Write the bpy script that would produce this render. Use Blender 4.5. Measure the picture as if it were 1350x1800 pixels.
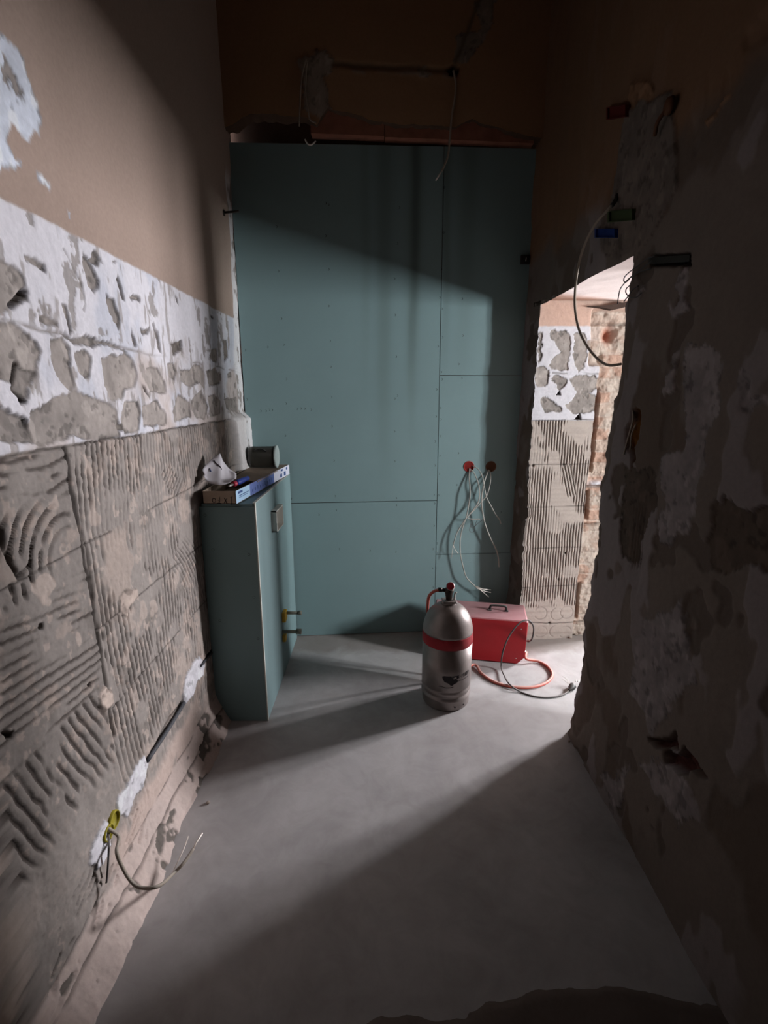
import bpy, math, random
import numpy as np
from mathutils import Vector, Matrix
random.seed(7)
C = bpy.context.scene
for o in list(bpy.data.objects): bpy.data.objects.remove(o)

# ------------------------------------------------------------------ camera
F_PX, TILT, EYE, CX = 859.0, math.radians(13.4), 1.69, 670.0
cam = bpy.data.cameras.new('camera'); cam_o = bpy.data.objects.new('camera', cam); C.collection.objects.link(cam_o)
cam.sensor_fit = 'VERTICAL'; cam.sensor_height = 24.0; cam.lens = 24.0*F_PX/1800.0
cam.shift_x = -(CX-675.0)/1800.0
cam.clip_start = 0.02
cam_o.location = (0, 0, EYE); cam_o.rotation_euler = (math.pi/2-TILT, 0, 0)
C.camera = cam_o

# ------------------------------------------------------------------ light
C.view_settings.view_transform = 'Standard'; C.view_settings.look = 'None'
C.view_settings.gamma = 1.0; C.view_settings.use_curve_mapping = False
C.view_settings.exposure = 1.85
world = bpy.data.worlds.new('World'); C.world = world; world.use_nodes = True
world.node_tree.nodes['Background'].inputs[0].default_value = (0.75, 0.85, 1.0, 1)
world.node_tree.nodes['Background'].inputs[1].default_value = 1.0

def area(name, loc, sx, sy, power, col, direction):
    l = bpy.data.lights.new(name, 'AREA'); l.shape = 'RECTANGLE'; l.size = sx; l.size_y = sy
    l.energy = power; l.color = col
    o = bpy.data.objects.new(name, l); C.collection.objects.link(o); o.location = loc
    o.rotation_euler = Vector(direction).to_track_quat('-Z', 'Y').to_euler()
    return o
# daylight of the side room's two windows (out of sight to the right)
WIN_A = (3.72, 4.45, 1.10, 2.20)     # y0 y1 z0 z1
WIN_B = (1.10, 1.60, 1.28, 2.20)
SX = 4.05
def winlight(name, w, power, col):
    return area(name, (SX+0.12, (w[0]+w[1])/2, (w[2]+w[3])/2), w[1]-w[0], w[3]-w[2], power, col, (-1, 0, 0))
winlight('window_daylight_far', WIN_A, 160, (0.95, 0.95, 1.0))
winlight('window_daylight_near', WIN_B, 112, (0.90, 0.96, 1.0))

# ------------------------------------------------------------------ pixel helpers (photo pixel -> point on a real plane)
def _ray(px, py):
    u = (px-CX)/F_PX; v = (900-py)/F_PX; c, s = math.cos(TILT), math.sin(TILT)
    return np.array([u, c+v*s, v*c-s])
def on_x(px, py, X):
    r = _ray(px, py); t = X/r[0]; return Vector((X, r[1]*t, EYE+r[2]*t))
def on_z(px, py, Z=0.0):
    r = _ray(px, py); t = (Z-EYE)/r[2]; return Vector((r[0]*t, r[1]*t, Z))
def on_y(px, py, D, k=0.08):
    r = _ray(px, py); t = D/(r[1]-k*r[0]); return Vector((r[0]*t, r[1]*t, EYE+r[2]*t))
LX, RX, K = -0.87, 0.98, 0.08
D_PANEL, D_JAMB = 3.27, 3.09

# ------------------------------------------------------------------ numpy noise
def _hash(ix, iy, seed):
    h = (ix.astype(np.int64)*374761393 + iy.astype(np.int64)*668265263 + seed*1442695041) & 0xffffffff
    h = ((h ^ (h >> 13))*1274126177) & 0xffffffff
    return ((h ^ (h >> 16)) & 0xffffff)/float(0xffffff)
def vnoise(x, y, seed=0):
    ix = np.floor(x); iy = np.floor(y); fx = x-ix; fy = y-iy
    fx = fx*fx*(3-2*fx); fy = fy*fy*(3-2*fy)
    a = _hash(ix, iy, seed); b = _hash(ix+1, iy, seed); c = _hash(ix, iy+1, seed); d = _hash(ix+1, iy+1, seed)
    return (a*(1-fx)+b*fx)*(1-fy)+(c*(1-fx)+d*fx)*fy
def fbm(x, y, s, octv=4, seed=0):
    r = 0; a = 0.5; n = 0
    for i in range(octv):
        r = r+a*vnoise(x*s*2**i+13.7*i, y*s*2**i+7.1*i, seed+i); n += a; a *= 0.55
    return r/n*2-1          # about -1..1
def sm(a, b, x):
    t = np.clip((x-a)/(b-a), 0, 1); return t*t*(3-2*t)
def poly_sd(X, Y, poly):
    """signed distance, positive inside"""
    P = np.array(poly); n = len(P); d = np.full(X.shape, 1e9); ins = np.zeros(X.shape, bool)
    for i in range(n):
        a = P[i]; b = P[(i+1) % n]; e = b-a; wx = X-a[0]; wy = Y-a[1]
        t = np.clip((wx*e[0]+wy*e[1])/max(e@e, 1e-12), 0, 1)
        d = np.minimum(d, (wx-e[0]*t)**2+(wy-e[1]*t)**2)
        cnd = ((a[1] > Y) != (b[1] > Y))
        if abs(e[1]) > 1e-9: ins ^= cnd & (X < a[0]+(Y-a[1])*e[0]/e[1])
    return np.sqrt(d)*np.where(ins, 1, -1)
def line_d(X, Y, pts):
    P = np.array(pts); d = np.full(X.shape, 1e9)
    for i in range(len(P)-1):
        a, b = P[i], P[i+1]; e = b-a; wx = X-a[0]; wy = Y-a[1]
        t = np.clip((wx*e[0]+wy*e[1])/max(e@e, 1e-12), 0, 1)
        d = np.minimum(d, (wx-e[0]*t)**2+(wy-e[1]*t)**2)
    return np.sqrt(d)

# ------------------------------------------------------------------ materials
def srgb(r, g, b):
    f = lambda c: (c/12.92 if c <= 0.04045 else ((c+0.055)/1.055)**2.4)
    return (f(r/255), f(g/255), f(b/255))
def mat(name, col, rough=0.6, metal=0.0, noise=0.0, nscale=20, bump=0.0, bscale=80, dust=0.0, dustcol=(0.45, 0.42, 0.40), spec=0.3, emit=None):
    m = bpy.data.materials.new(name); m.use_nodes = True; nt = m.node_tree; b = nt.nodes['Principled BSDF']
    b.inputs['Roughness'].default_value = rough; b.inputs['Metallic'].default_value = metal
    b.inputs['Specular IOR Level'].default_value = spec
    tc = nt.nodes.new('ShaderNodeTexCoord')
    out = None
    rgb = nt.nodes.new('ShaderNodeRGB'); rgb.outputs[0].default_value = (*col, 1); out = rgb.outputs[0]
    if noise:
        n = nt.nodes.new('ShaderNodeTexNoise'); n.inputs['Scale'].default_value = nscale; n.inputs['Detail'].default_value = 5
        nt.links.new(tc.outputs['Object'], n.inputs['Vector'])
        mr = nt.nodes.new('ShaderNodeMapRange'); mr.inputs['From Min'].default_value = 0.3; mr.inputs['From Max'].default_value = 0.7
        mr.inputs['To Min'].default_value = 1-noise; mr.inputs['To Max'].default_value = 1+noise
        nt.links.new(n.outputs['Fac'], mr.inputs['Value'])
        mx = nt.nodes.new('ShaderNodeMix'); mx.data_type = 'RGBA'; mx.blend_type = 'MULTIPLY'; mx.inputs[0].default_value = 1
        nt.links.new(out, mx.inputs[6]); nt.links.new(mr.outputs[0], mx.inputs[7]); out = mx.outputs[2]
    if dust:
        g = nt.nodes.new('ShaderNodeNewGeometry'); sx = nt.nodes.new('ShaderNodeSeparateXYZ'); nt.links.new(g.outputs['Normal'], sx.inputs[0])
        n2 = nt.nodes.new('ShaderNodeTexNoise'); n2.inputs['Scale'].default_value = 14; n2.inputs['Detail'].default_value = 6
        nt.links.new(tc.outputs['Object'], n2.inputs['Vector'])
        mr2 = nt.nodes.new('ShaderNodeMapRange'); mr2.inputs['From Min'].default_value = 0.2; mr2.inputs['From Max'].default_value = 0.95
        nt.links.new(sx.outputs[2], mr2.inputs['Value'])
        ml = nt.nodes.new('ShaderNodeMath'); ml.operation = 'MULTIPLY'; nt.links.new(mr2.outputs[0], ml.inputs[0])
        mr3 = nt.nodes.new('ShaderNodeMapRange'); mr3.inputs['From Min'].default_value = 0.3; mr3.inputs['From Max'].default_value = 0.6
        mr3.inputs['To Min'].default_value = dust*0.82; mr3.inputs['To Max'].default_value = dust
        nt.links.new(n2.outputs['Fac'], mr3.inputs['Value']); nt.links.new(mr3.outputs[0], ml.inputs[1])
        mx = nt.nodes.new('ShaderNodeMix'); mx.data_type = 'RGBA'; nt.links.new(ml.outputs[0], mx.inputs[0])
        nt.links.new(out, mx.inputs[6]); mx.inputs[7].default_value = (*dustcol, 1); out = mx.outputs[2]
    nt.links.new(out, b.inputs['Base Color'])
    if bump:
        n3 = nt.nodes.new('ShaderNodeTexNoise'); n3.inputs['Scale'].default_value = bscale; n3.inputs['Detail'].default_value = 6
        nt.links.new(tc.outputs['Object'], n3.inputs['Vector'])
        bp = nt.nodes.new('ShaderNodeBump'); bp.inputs['Strength'].default_value = bump; bp.inputs['Distance'].default_value = 0.004
        nt.links.new(n3.outputs['Fac'], bp.inputs['Height']); nt.links.new(bp.outputs[0], b.inputs['Normal'])
    return m
def mat_attr(name, rough=0.92, bump=0.18, bscale=140, noise=0.05, nscale=70):
    m = mat(name, (1, 1, 1), rough=rough, noise=noise, nscale=nscale, bump=bump, bscale=bscale, spec=0.15)
    nt = m.node_tree; a = nt.nodes.new('ShaderNodeAttribute'); a.attribute_name = 'Col'
    mx = [n for n in nt.nodes if n.type == 'MIX'][0]
    for l in list(nt.links):
        if l.to_node == mx and l.from_node.type == 'RGB': nt.links.remove(l)
    nt.links.new(a.outputs['Color'], mx.inputs[6])
    return m
M = {}
M['wall'] = mat_attr('old_plaster')
M['plain'] = mat('side_room_plaster', srgb(120, 108, 100), rough=0.9, noise=0.05)
M['dim'] = mat('brown_distemper', srgb(84, 68, 58), rough=0.95, noise=0.06, nscale=3)
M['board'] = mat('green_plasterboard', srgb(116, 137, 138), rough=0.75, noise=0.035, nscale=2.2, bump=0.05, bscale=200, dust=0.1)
M['boardcore'] = mat('plasterboard_core', srgb(190, 188, 178), rough=0.9, noise=0.05)
M['screw'] = mat('black_screw', srgb(30, 30, 30), rough=0.5)
M['alu'] = mat('worn_aluminium', srgb(138, 128, 124), rough=0.42, metal=0.5, noise=0.24, nscale=7, bump=0.08, bscale=60, spec=0.5, dust=0.2, dustcol=srgb(150, 138, 132))
M['redband'] = mat('red_band', srgb(150, 32, 40), rough=0.6, noise=0.12, nscale=30)
M['heater'] = mat('red_enamel', srgb(152, 20, 28), rough=0.45, noise=0.08, nscale=8, dust=0.85, dustcol=srgb(176, 140, 142), spec=0.4)
M['blackp'] = mat('black_plastic', srgb(38, 35, 34), rough=0.45, dust=0.25)
M['darkmetal'] = mat('dark_metal', srgb(62, 54, 48), rough=0.45, metal=0.7)
M['steel'] = mat('light_steel', srgb(190, 186, 182), rough=0.35, metal=0.8)
M['hose'] = mat('orange_hose', srgb(186, 86, 72), rough=0.6, dust=0.75, dustcol=srgb(205, 170, 160))
M['cord'] = mat('dark_cord', srgb(70, 66, 66), rough=0.6, dust=0.5, dustcol=srgb(150, 140, 135))
M['greycable'] = mat('grey_cable', srgb(165, 160, 152), rough=0.6, noise=0.05)
M['browncable'] = mat('dusty_cable', srgb(150, 138, 124), rough=0.7, dust=0.3)
M['white'] = mat('white_plastic', srgb(226, 222, 214), rough=0.5)
M['copper'] = mat('bare_wire', srgb(225, 215, 205), rough=0.4, metal=0.3)
M['redbox'] = mat('red_box', srgb(142, 30, 24), rough=0.6)
M['brownbox'] = mat('brown_box', srgb(92, 58, 38), rough=0.7)
M['bluebox'] = mat('blue_box', srgb(22, 46, 112), rough=0.5)
M['greenbox'] = mat('green_box', srgb(60, 70, 40), rough=0.6)
M['yellow'] = mat('yellow_plastic', srgb(202, 160, 58), rough=0.6, noise=0.1)
M['olive'] = mat('olive_yellow_plastic', srgb(150, 138, 40), rough=0.6, noise=0.1)
M['card'] = mat('cardboard', srgb(150, 132, 116), rough=0.9, noise=0.08, nscale=30)
M['label_light'] = mat('pale_blue_label', srgb(160, 190, 214), rough=0.6)
M['label_blue'] = mat('blue_print', srgb(88, 104, 158), rough=0.6, noise=0.15, nscale=60)
M['label_white'] = mat('white_print', srgb(206, 204, 216), rough=0.6)
M['ink'] = mat('black_ink', srgb(45, 40, 42), rough=0.8)
M['inkblue'] = mat('blue_ink', srgb(48, 72, 120), rough=0.7)
M['paper'] = mat('white_paper', srgb(205, 200, 204), rough=0.9, noise=0.05)
M['tub'] = mat('olive_tub', srgb(58, 56, 50), rough=0.35, noise=0.15, nscale=12, spec=0.5)
M['lid'] = mat('grey_lid', srgb(150, 158, 155), rough=0.6, noise=0.1)
M['bluep'] = mat('blue_handle', srgb(44, 62, 140), rough=0.45)
M['redp'] = mat('red_collar', srgb(180, 50, 70), rough=0.45)
M['conduit'] = mat('grey_conduit', srgb(72, 72, 76), rough=0.6)
M['mortar'] = mat('mortar_crumb', srgb(165, 150, 138), rough=0.95, noise=0.15, bump=0.5)
M['pipe'] = mat('grey_plug', srgb(150, 146, 132), rough=0.5)
M['brick_red'] = mat('dusty_red_box', srgb(92, 30, 24), rough=0.8)
M['darkwood'] = mat('dark_wood', srgb(62, 46, 38), rough=0.85, noise=0.2)
M['wood'] = mat('old_lintel', srgb(140, 92, 74), rough=0.9, noise=0.2, nscale=14, bump=0.3)

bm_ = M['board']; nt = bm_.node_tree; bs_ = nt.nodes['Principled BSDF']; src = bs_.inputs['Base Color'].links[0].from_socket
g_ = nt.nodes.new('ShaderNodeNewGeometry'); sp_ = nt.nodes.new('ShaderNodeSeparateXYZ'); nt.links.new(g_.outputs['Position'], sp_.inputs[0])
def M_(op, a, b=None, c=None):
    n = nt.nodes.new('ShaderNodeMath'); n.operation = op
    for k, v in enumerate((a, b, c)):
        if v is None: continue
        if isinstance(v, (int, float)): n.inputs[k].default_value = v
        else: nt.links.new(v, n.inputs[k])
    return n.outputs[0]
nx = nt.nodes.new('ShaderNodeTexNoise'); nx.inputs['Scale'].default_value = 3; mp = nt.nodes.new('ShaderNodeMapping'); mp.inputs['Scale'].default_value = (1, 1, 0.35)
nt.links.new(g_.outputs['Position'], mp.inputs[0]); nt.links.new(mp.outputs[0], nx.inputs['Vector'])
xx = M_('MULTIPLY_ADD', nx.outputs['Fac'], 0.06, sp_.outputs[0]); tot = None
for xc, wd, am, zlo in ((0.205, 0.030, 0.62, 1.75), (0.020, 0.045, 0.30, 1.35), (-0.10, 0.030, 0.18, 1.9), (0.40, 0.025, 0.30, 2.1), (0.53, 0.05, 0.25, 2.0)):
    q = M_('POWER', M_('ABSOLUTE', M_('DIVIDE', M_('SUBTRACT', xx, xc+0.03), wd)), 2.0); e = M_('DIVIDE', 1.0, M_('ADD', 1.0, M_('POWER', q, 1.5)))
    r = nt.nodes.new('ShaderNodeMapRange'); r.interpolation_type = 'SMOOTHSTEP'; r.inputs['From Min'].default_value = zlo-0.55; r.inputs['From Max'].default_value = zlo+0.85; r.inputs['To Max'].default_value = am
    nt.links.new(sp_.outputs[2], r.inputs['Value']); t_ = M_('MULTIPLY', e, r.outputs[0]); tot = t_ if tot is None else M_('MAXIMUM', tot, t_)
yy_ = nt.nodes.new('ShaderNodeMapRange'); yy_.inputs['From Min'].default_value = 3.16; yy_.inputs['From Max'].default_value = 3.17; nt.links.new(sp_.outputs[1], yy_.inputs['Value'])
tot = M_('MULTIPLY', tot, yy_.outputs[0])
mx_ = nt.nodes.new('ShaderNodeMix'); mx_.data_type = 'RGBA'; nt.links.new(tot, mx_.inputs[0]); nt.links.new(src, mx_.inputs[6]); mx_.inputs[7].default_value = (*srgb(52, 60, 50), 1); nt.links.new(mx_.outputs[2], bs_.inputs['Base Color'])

# ------------------------------------------------------------------ object helpers
def tag(o, label=None, cat=None, group=None, kind=None):
    if label: o['label'] = label
    if cat: o['category'] = cat
    if group: o['group'] = group
    if kind: o['kind'] = kind
    return o
def link(o, parent=None):
    C.collection.objects.link(o)
    if parent is not None: o.parent = parent
    return o
def empty(name, loc, label, cat, group=None, rz=0):
    o = bpy.data.objects.new(name, None); o.empty_display_size = 0.05; o.location = loc; o.rotation_euler = (0, 0, rz)
    link(o); return tag(o, label, cat, group)
class MB:
    def __init__(s): s.v = []; s.f = []; s.sm = []
    def add(s, vs, fs, smooth=False):
        k = len(s.v); s.v += [tuple(v) for v in vs]; s.f += [tuple(i+k for i in f) for f in fs]; s.sm += [smooth]*len(fs); return s
    def box(s, x0, x1, y0, y1, z0, z1, bev=0.0):
        if bev <= 0:
            vs = [(x, y, z) for x in (x0, x1) for y in (y0, y1) for z in (z0, z1)]
            return s.add(vs, [(0, 1, 3, 2), (4, 6, 7, 5), (0, 4, 5, 1), (2, 3, 7, 6), (0, 2, 6, 4), (1, 5, 7, 3)])
        b = bev; vs = []; fs = []
        X = (x0, x1); Y = (y0, y1); Z = (z0, z1); idx = {}
        for i in (0, 1):
            for j in (0, 1):
                for k in (0, 1):
                    sx, sy, sz = (1 if i == 0 else -1), (1 if j == 0 else -1), (1 if k == 0 else -1)
                    idx[i, j, k] = len(vs)
                    vs += [(X[i], Y[j]+sy*b, Z[k]+sz*b), (X[i]+sx*b, Y[j], Z[k]+sz*b), (X[i]+sx*b, Y[j]+sy*b, Z[k])]
        for i in (0, 1):
            q = [idx[i, 0, 0], idx[i, 1, 0], idx[i, 1, 1], idx[i, 0, 1]]; fs.append(tuple(q))
            q = [idx[0, i, 0]+1, idx[1, i, 0]+1, idx[1, i, 1]+1, idx[0, i, 1]+1]; fs.append(tuple(q))
            q = [idx[0, 0, i]+2, idx[1, 0, i]+2, idx[1, 1, i]+2, idx[0, 1, i]+2]; fs.append(tuple(q))
        for i in (0, 1):
            for j in (0, 1):
                a, c = idx[i, j, 0], idx[i, j, 1]; fs.append((a, a+1, c+1, c))
                a, c = idx[i, 0, j], idx[i, 1, j]; fs.append((a, a+2, c+2, c))
                a, c = idx[0, i, j], idx[1, i, j]; fs.append((a+1, a+2, c+2, c+1))
        for k in idx.values(): fs.append((k, k+1, k+2))
        return s.add(vs, fs)
    def prism(s, pts, axis, a, b):
        """pts 2D outline extruded along axis from a to b"""
        n = len(pts)
        def mk(p, t): return {'x': (t, p[0], p[1]), 'y': (p[0], t, p[1]), 'z': (p[0], p[1], t)}[axis]
        vs = [mk(p, a) for p in pts]+[mk(p, b) for p in pts]
        return s.add(vs, [tuple(range(n)), tuple(range(2*n-1, n-1, -1))]+[(i, (i+1) % n, n+(i+1) % n, n+i) for i in range(n)])
    def lathe(s, prof, c=(0, 0, 0), n=48, axis=Vector((0, 0, 1)), caps=True):
        q = Vector((0, 0, 1)).rotation_difference(Vector(axis).normalized()); vs = []; fs = []
        for r, z in prof:
            for i in range(n):
                t = 2*math.pi*i/n; vs.append(Vector(c)+q @ Vector((r*math.cos(t), r*math.sin(t), z)))
        for j in range(len(prof)-1):
            for i in range(n):
                a = j*n+i; b = j*n+(i+1) % n; fs.append((a, b, b+n, a+n))
        s.add(vs, fs, True)
        if caps:
            k = len(s.v)-n*len(prof); s.f.append(tuple(k+i for i in range(n-1, -1, -1))); s.sm.append(False)
            k = len(s.v)-n; s.f.append(tuple(k+i for i in range(n))); s.sm.append(False)
        return s
    def cyl(s, a, b, r, n=20, r2=None):
        a = Vector(a); b = Vector(b); return s.lathe([(r, 0), (r2 if r2 is not None else r, (b-a).length)], a, n, b-a)
    def tube(s, pts, r, n=10, step=6, smooth=True):
        P = [Vector(p) for p in pts]; Q = []
        if smooth and len(P) > 2:
            E = [2*P[0]-P[1]]+P+[2*P[-1]-P[-2]]
            for i in range(1, len(E)-2):
                for k in range(step):
                    t = k/step; a, b, c, d = E[i-1:i+3]
                    Q.append(0.5*((2*b)+(c-a)*t+(2*a-5*b+4*c-d)*t*t+(3*b-a-3*c+d)*t**3))
            Q.append(P[-1])
        else: Q = P
        vs = []; fs = []; up = Vector((0.13, 0.21, 0.97)); prev = None
        for i, p in enumerate(Q):
            d = (Q[min(i+1, len(Q)-1)]-Q[max(i-1, 0)]).normalized()
            u = (up-d*up.dot(d)) if prev is None else (prev-d*prev.dot(d))
            if u.length < 1e-5: u = d.orthogonal()
            u.normalize(); prev = u; w = d.cross(u)
            for k in range(n):
                t = 2*math.pi*k/n; vs.append(p+u*(r*math.cos(t))+w*(r*math.sin(t)))
        for j in range(len(Q)-1):
            for k in range(n):
                a = j*n+k; b = j*n+(k+1) % n; fs.append((a, b, b+n, a+n))
        fs.append(tuple(range(n-1, -1, -1))); fs.append(tuple((len(Q)-1)*n+k for k in range(n)))
        return s.add(vs, fs, True)
    def build(s, name, m, parent=None, loc=None, rel=None):
        """rel: subtract this origin from world-space verts (parent's location)"""
        vs = s.v
        if rel is not None:
            R = Matrix.Rotation(-rel[1], 3, 'Z') if isinstance(rel, tuple) and len(rel) == 2 else None
            org = Vector(rel[0]) if R is not None else Vector(rel)
            vs = [tuple((R @ (Vector(v)-org)) if R is not None else (Vector(v)-org)) for v in vs]
        elif loc is not None:
            vs = [tuple(Vector(v)-Vector(loc)) for v in vs]
        me = bpy.data.meshes.new(name); me.from_pydata(vs, [], s.f); me.polygons.foreach_set('use_smooth', s.sm)
        bm_fix(me)
        me.materials.append(m); o = bpy.data.objects.new(name, me)
        if loc is not None: o.location = loc
        return link(o, parent)
import bmesh
def bm_fix(me):
    b = bmesh.new(); b.from_mesh(me); bmesh.ops.recalc_face_normals(b, faces=b.faces); b.to_mesh(me); b.free()

def grid_obj(name, pieces, m, kind='structure'):
    """pieces: list of (P[nu,nv,3], Col[nu,nv,3], keep[nu-1,nv-1] or None, flip)"""
    V = []; COL = []; Fq = []; k = 0
    for P, col, keep, flip in pieces:
        nu, nv = P.shape[:2]; V.append(P.reshape(-1, 3)); COL.append(col.reshape(-1, 3))
        I = np.arange(nu*nv).reshape(nu, nv)+k
        q = np.stack([I[:-1, :-1], I[1:, :-1], I[1:, 1:], I[:-1, 1:]], -1)
        if flip: q = q[..., ::-1]
        q = q[keep] if keep is not None else q.reshape(-1, 4)
        Fq.append(q.reshape(-1, 4)); k += nu*nv
    V = np.concatenate(V); COL = np.concatenate(COL); Fq = np.concatenate(Fq)
    me = bpy.data.meshes.new(name); me.vertices.add(len(V)); me.vertices.foreach_set('co', V.astype(np.float32).ravel())
    me.loops.add(Fq.size); me.loops.foreach_set('vertex_index', Fq.astype(np.int32).ravel())
    me.polygons.add(len(Fq)); me.polygons.foreach_set('loop_start', (np.arange(len(Fq))*4).astype(np.int32))
    me.polygons.foreach_set('loop_total', np.full(len(Fq), 4, np.int32))
    me.polygons.foreach_set('use_smooth', np.ones(len(Fq), bool))
    me.update(calc_edges=True)
    a = me.color_attributes.new('Col', 'FLOAT_COLOR', 'POINT')
    a.data.foreach_set('color', np.concatenate([np.clip(COL, 0, 1), np.ones((len(COL), 1))], 1).astype(np.float32).ravel())
    me.materials.append(m); o = bpy.data.objects.new(name, me); link(o); o['kind'] = kind
    return o
def mixc(col, c, m):
    return col*(1-m[..., None])+np.array(c)*m[..., None]
def axis(*seg):
    out = []
    for a, b, st in seg:
        n = max(1, int(round((b-a)/st))); out += list(np.linspace(a, b, n, endpoint=False))
    out.append(seg[-1][1]); return np.array(out)
PINK = np.array(srgb(156, 136, 124)); WHITE = np.array(srgb(204, 200, 204)); GREY = np.array(srgb(150, 141, 135))
DGREY = np.array(srgb(108, 100, 94)); ADH = np.array(srgb(146, 137, 131)); GROOVE = np.array(srgb(66, 58, 54)); BEIGE = np.array(srgb(168, 152, 142))

def apply_polys(Yg, Zg, col, off, polys, colr, depth, warp=0.006, soft=0.004, seed=5, rim=0.0):
    for pi, poly in enumerate(polys):
        P = np.array(poly); lo = P.min(0)-0.04; hi = P.max(0)+0.04
        m = (Yg > lo[0]) & (Yg < hi[0]) & (Zg > lo[1]) & (Zg < hi[1])
        if not m.any(): continue
        y = Yg[m]; z = Zg[m]
        wy = y+warp*2.0*fbm(y, z, 13, 5, seed+pi)+warp*0.5*fbm(y, z, 90, 2, seed+71); wz = z+warp*2.8*fbm(y, z, 13, 5, seed+50+pi)+warp*0.5*fbm(y, z, 90, 2, seed+72)
        sd = poly_sd(wy, wz, poly); w = sm(-soft, soft, sd)
        c = np.array(colr if np.ndim(colr) == 1 else colr[pi % len(colr)])
        tone = 1+0.30*fbm(y, z, 11, 4, seed+pi*3)+0.16*fbm(y, z, 48, 3, seed+pi)
        cc = c*tone[:, None]
        fleck = sm(0.24, 0.36, fbm(y, z*0.7, 26, 3, seed+33))*0.55; pit = sm(0.30, 0.42, fbm(y, z, 32, 3, seed+44))
        cc = cc*(1-fleck[:, None])+np.minimum(c*1.45, 0.75)*fleck[:, None]; cc = cc*(1-0.35*pit[:, None])
        col[m] = col[m]*(1-w[:, None])+cc*w[:, None]
        edge = np.exp(-((sd-0.002)/0.0035)**2)*sm(0.1, 0.75, vnoise(y*24, z*24, seed+9))   # torn, dirty rim
        col[m] *= (1-0.45*edge)[:, None]
        off[m] = off[m]*(1-w)+(depth*(1+0.5*fbm(y, z, 14, 3, seed+7))+0.0022*fbm(y, z, 34, 3, seed+8)-0.002*pit)*w+rim*np.exp(-((sd+0.004)/0.004)**2)
def crack(Yg, Zg, col, off, pts, w=0.003, d=0.006, c=None, warp=0.008, seed=3, cut=0.0):
    P = np.array(pts); lo = P.min(0)-0.05; hi = P.max(0)+0.05
    m = (Yg > lo[0]) & (Yg < hi[0]) & (Zg > lo[1]) & (Zg < hi[1])
    if not m.any(): return
    y = Yg[m]; z = Zg[m]
    dd = line_d(y+warp*fbm(y, z, 12, 3, seed), z+warp*fbm(y, z, 12, 3, seed+9), pts)
    g = np.exp(-(dd/w)**2)
    if cut: g = g*sm(cut-0.15, cut+0.15, vnoise(y*16, z*16, seed+2))
    off[m] -= d*g
    cc = np.array(c if c is not None else GROOVE*0.55); col[m] = col[m]*(1-0.85*g[:, None])+cc*(0.85*g[:, None])
def comb(off, col, phase, pitch, amp, depth=0.006, duty=0.34):
    f = np.abs((phase/pitch) % 1.0-0.5)*2          # 0 centre of groove .. 1
    g = (1-sm(duty*0.7, duty*1.2, f))*amp
    off -= depth*g
    col[:] = col*(1-0.88*g[..., None])+GROOVE*(0.88*g[..., None])
    ridge = sm(0.55, 0.95, f)*amp
    off += 0.0015*ridge

# ------------------------------------------------------------------ LEFT WALL
def P7(*pts): return [tuple(on_x(x/3.0, 440+y/3.0, LX))[1:] for x, y in pts]
def Pp(*pts): return [tuple(on_x(x, y, LX))[1:] for x, y in pts]
y_ax = axis((-0.7, 0.95, 0.05), (0.95, 2.0, 0.0035), (2.0, 3.235, 0.0045)); z_ax = axis((-0.02, 2.2, 0.0045), (2.2, 2.8, 0.008), (2.8, 4.0, 0.04))
Yg, Zg = np.meshgrid(y_ax, z_ax, indexing='ij')
n_lo = fbm(Yg, Zg, 1.6, 4, 11); n_mid = fbm(Yg, Zg, 7, 4, 12); n_hi = fbm(Yg, Zg, 40, 3, 13)
off = 0.006*n_lo+0.0015*n_mid
ztop = 2.132+0.004*n_mid+0.003*n_hi; zadh = 1.556+0.006*n_mid+0.004*n_hi
col = np.ones(Yg.shape+(3,))*PINK*(1+0.04*n_lo+0.02*n_hi)[..., None]
# white zone
w = (1-sm(-0.004, 0.004, Zg-ztop))
wt = mixc(np.ones(Yg.shape+(3,))*WHITE, np.array(srgb(176, 178, 188)), sm(0.0, 0.4, fbm(Yg, Zg*0.6, 6, 4, 32))*0.7)
wt = mixc(wt, BEIGE*1.08, sm(-0.1, 0.35, fbm(Yg, Zg, 4, 4, 33)+0.9*(1.72-Zg)+0.25*(Yg-2.2))*0.75)
wt = mixc(wt, GREY*0.9, sm(0.26, 0.38, fbm(Yg*1.2, Zg*0.3, 30, 3, 34))*0.7)
wt *= (1+0.05*fbm(Yg, Zg, 50, 3, 35))[..., None]
col = mixc(col, (0, 0, 0), w)+wt*w[..., None]
streak = fbm(Yg, Zg*0.25, 30, 4, 31)
off += w*(0.002*np.abs(streak)+0.0015*n_hi)
# upper paint patch & flakes
apply_polys(Yg, Zg, col, off, [Pp((-60, 20), (0, 53), (20, 73), (43, 100), (52, 140), (63, 170), (71, 205), (71, 238), (63, 230), (53, 250), (36, 233), (22, 224), (14, 250), (25, 275), (43, 288), (40, 297), (20, 290), (0, 300), (-60, 310)),
        Pp((70, 309), (78, 312), (88, 322), (95, 330), (94, 336), (84, 330), (72, 326)), Pp((117, 372), (121, 374), (122, 384), (118, 382))],
        np.array(srgb(200, 204, 214)), -0.002, warp=0.012, seed=301)
apply_polys(Yg, Zg, col, off, [Pp((8, 110), (20, 115), (30, 130), (42, 165), (48, 185), (38, 175), (22, 155), (10, 140))], GREY, -0.004, warp=0.02, seed=311)
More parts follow.
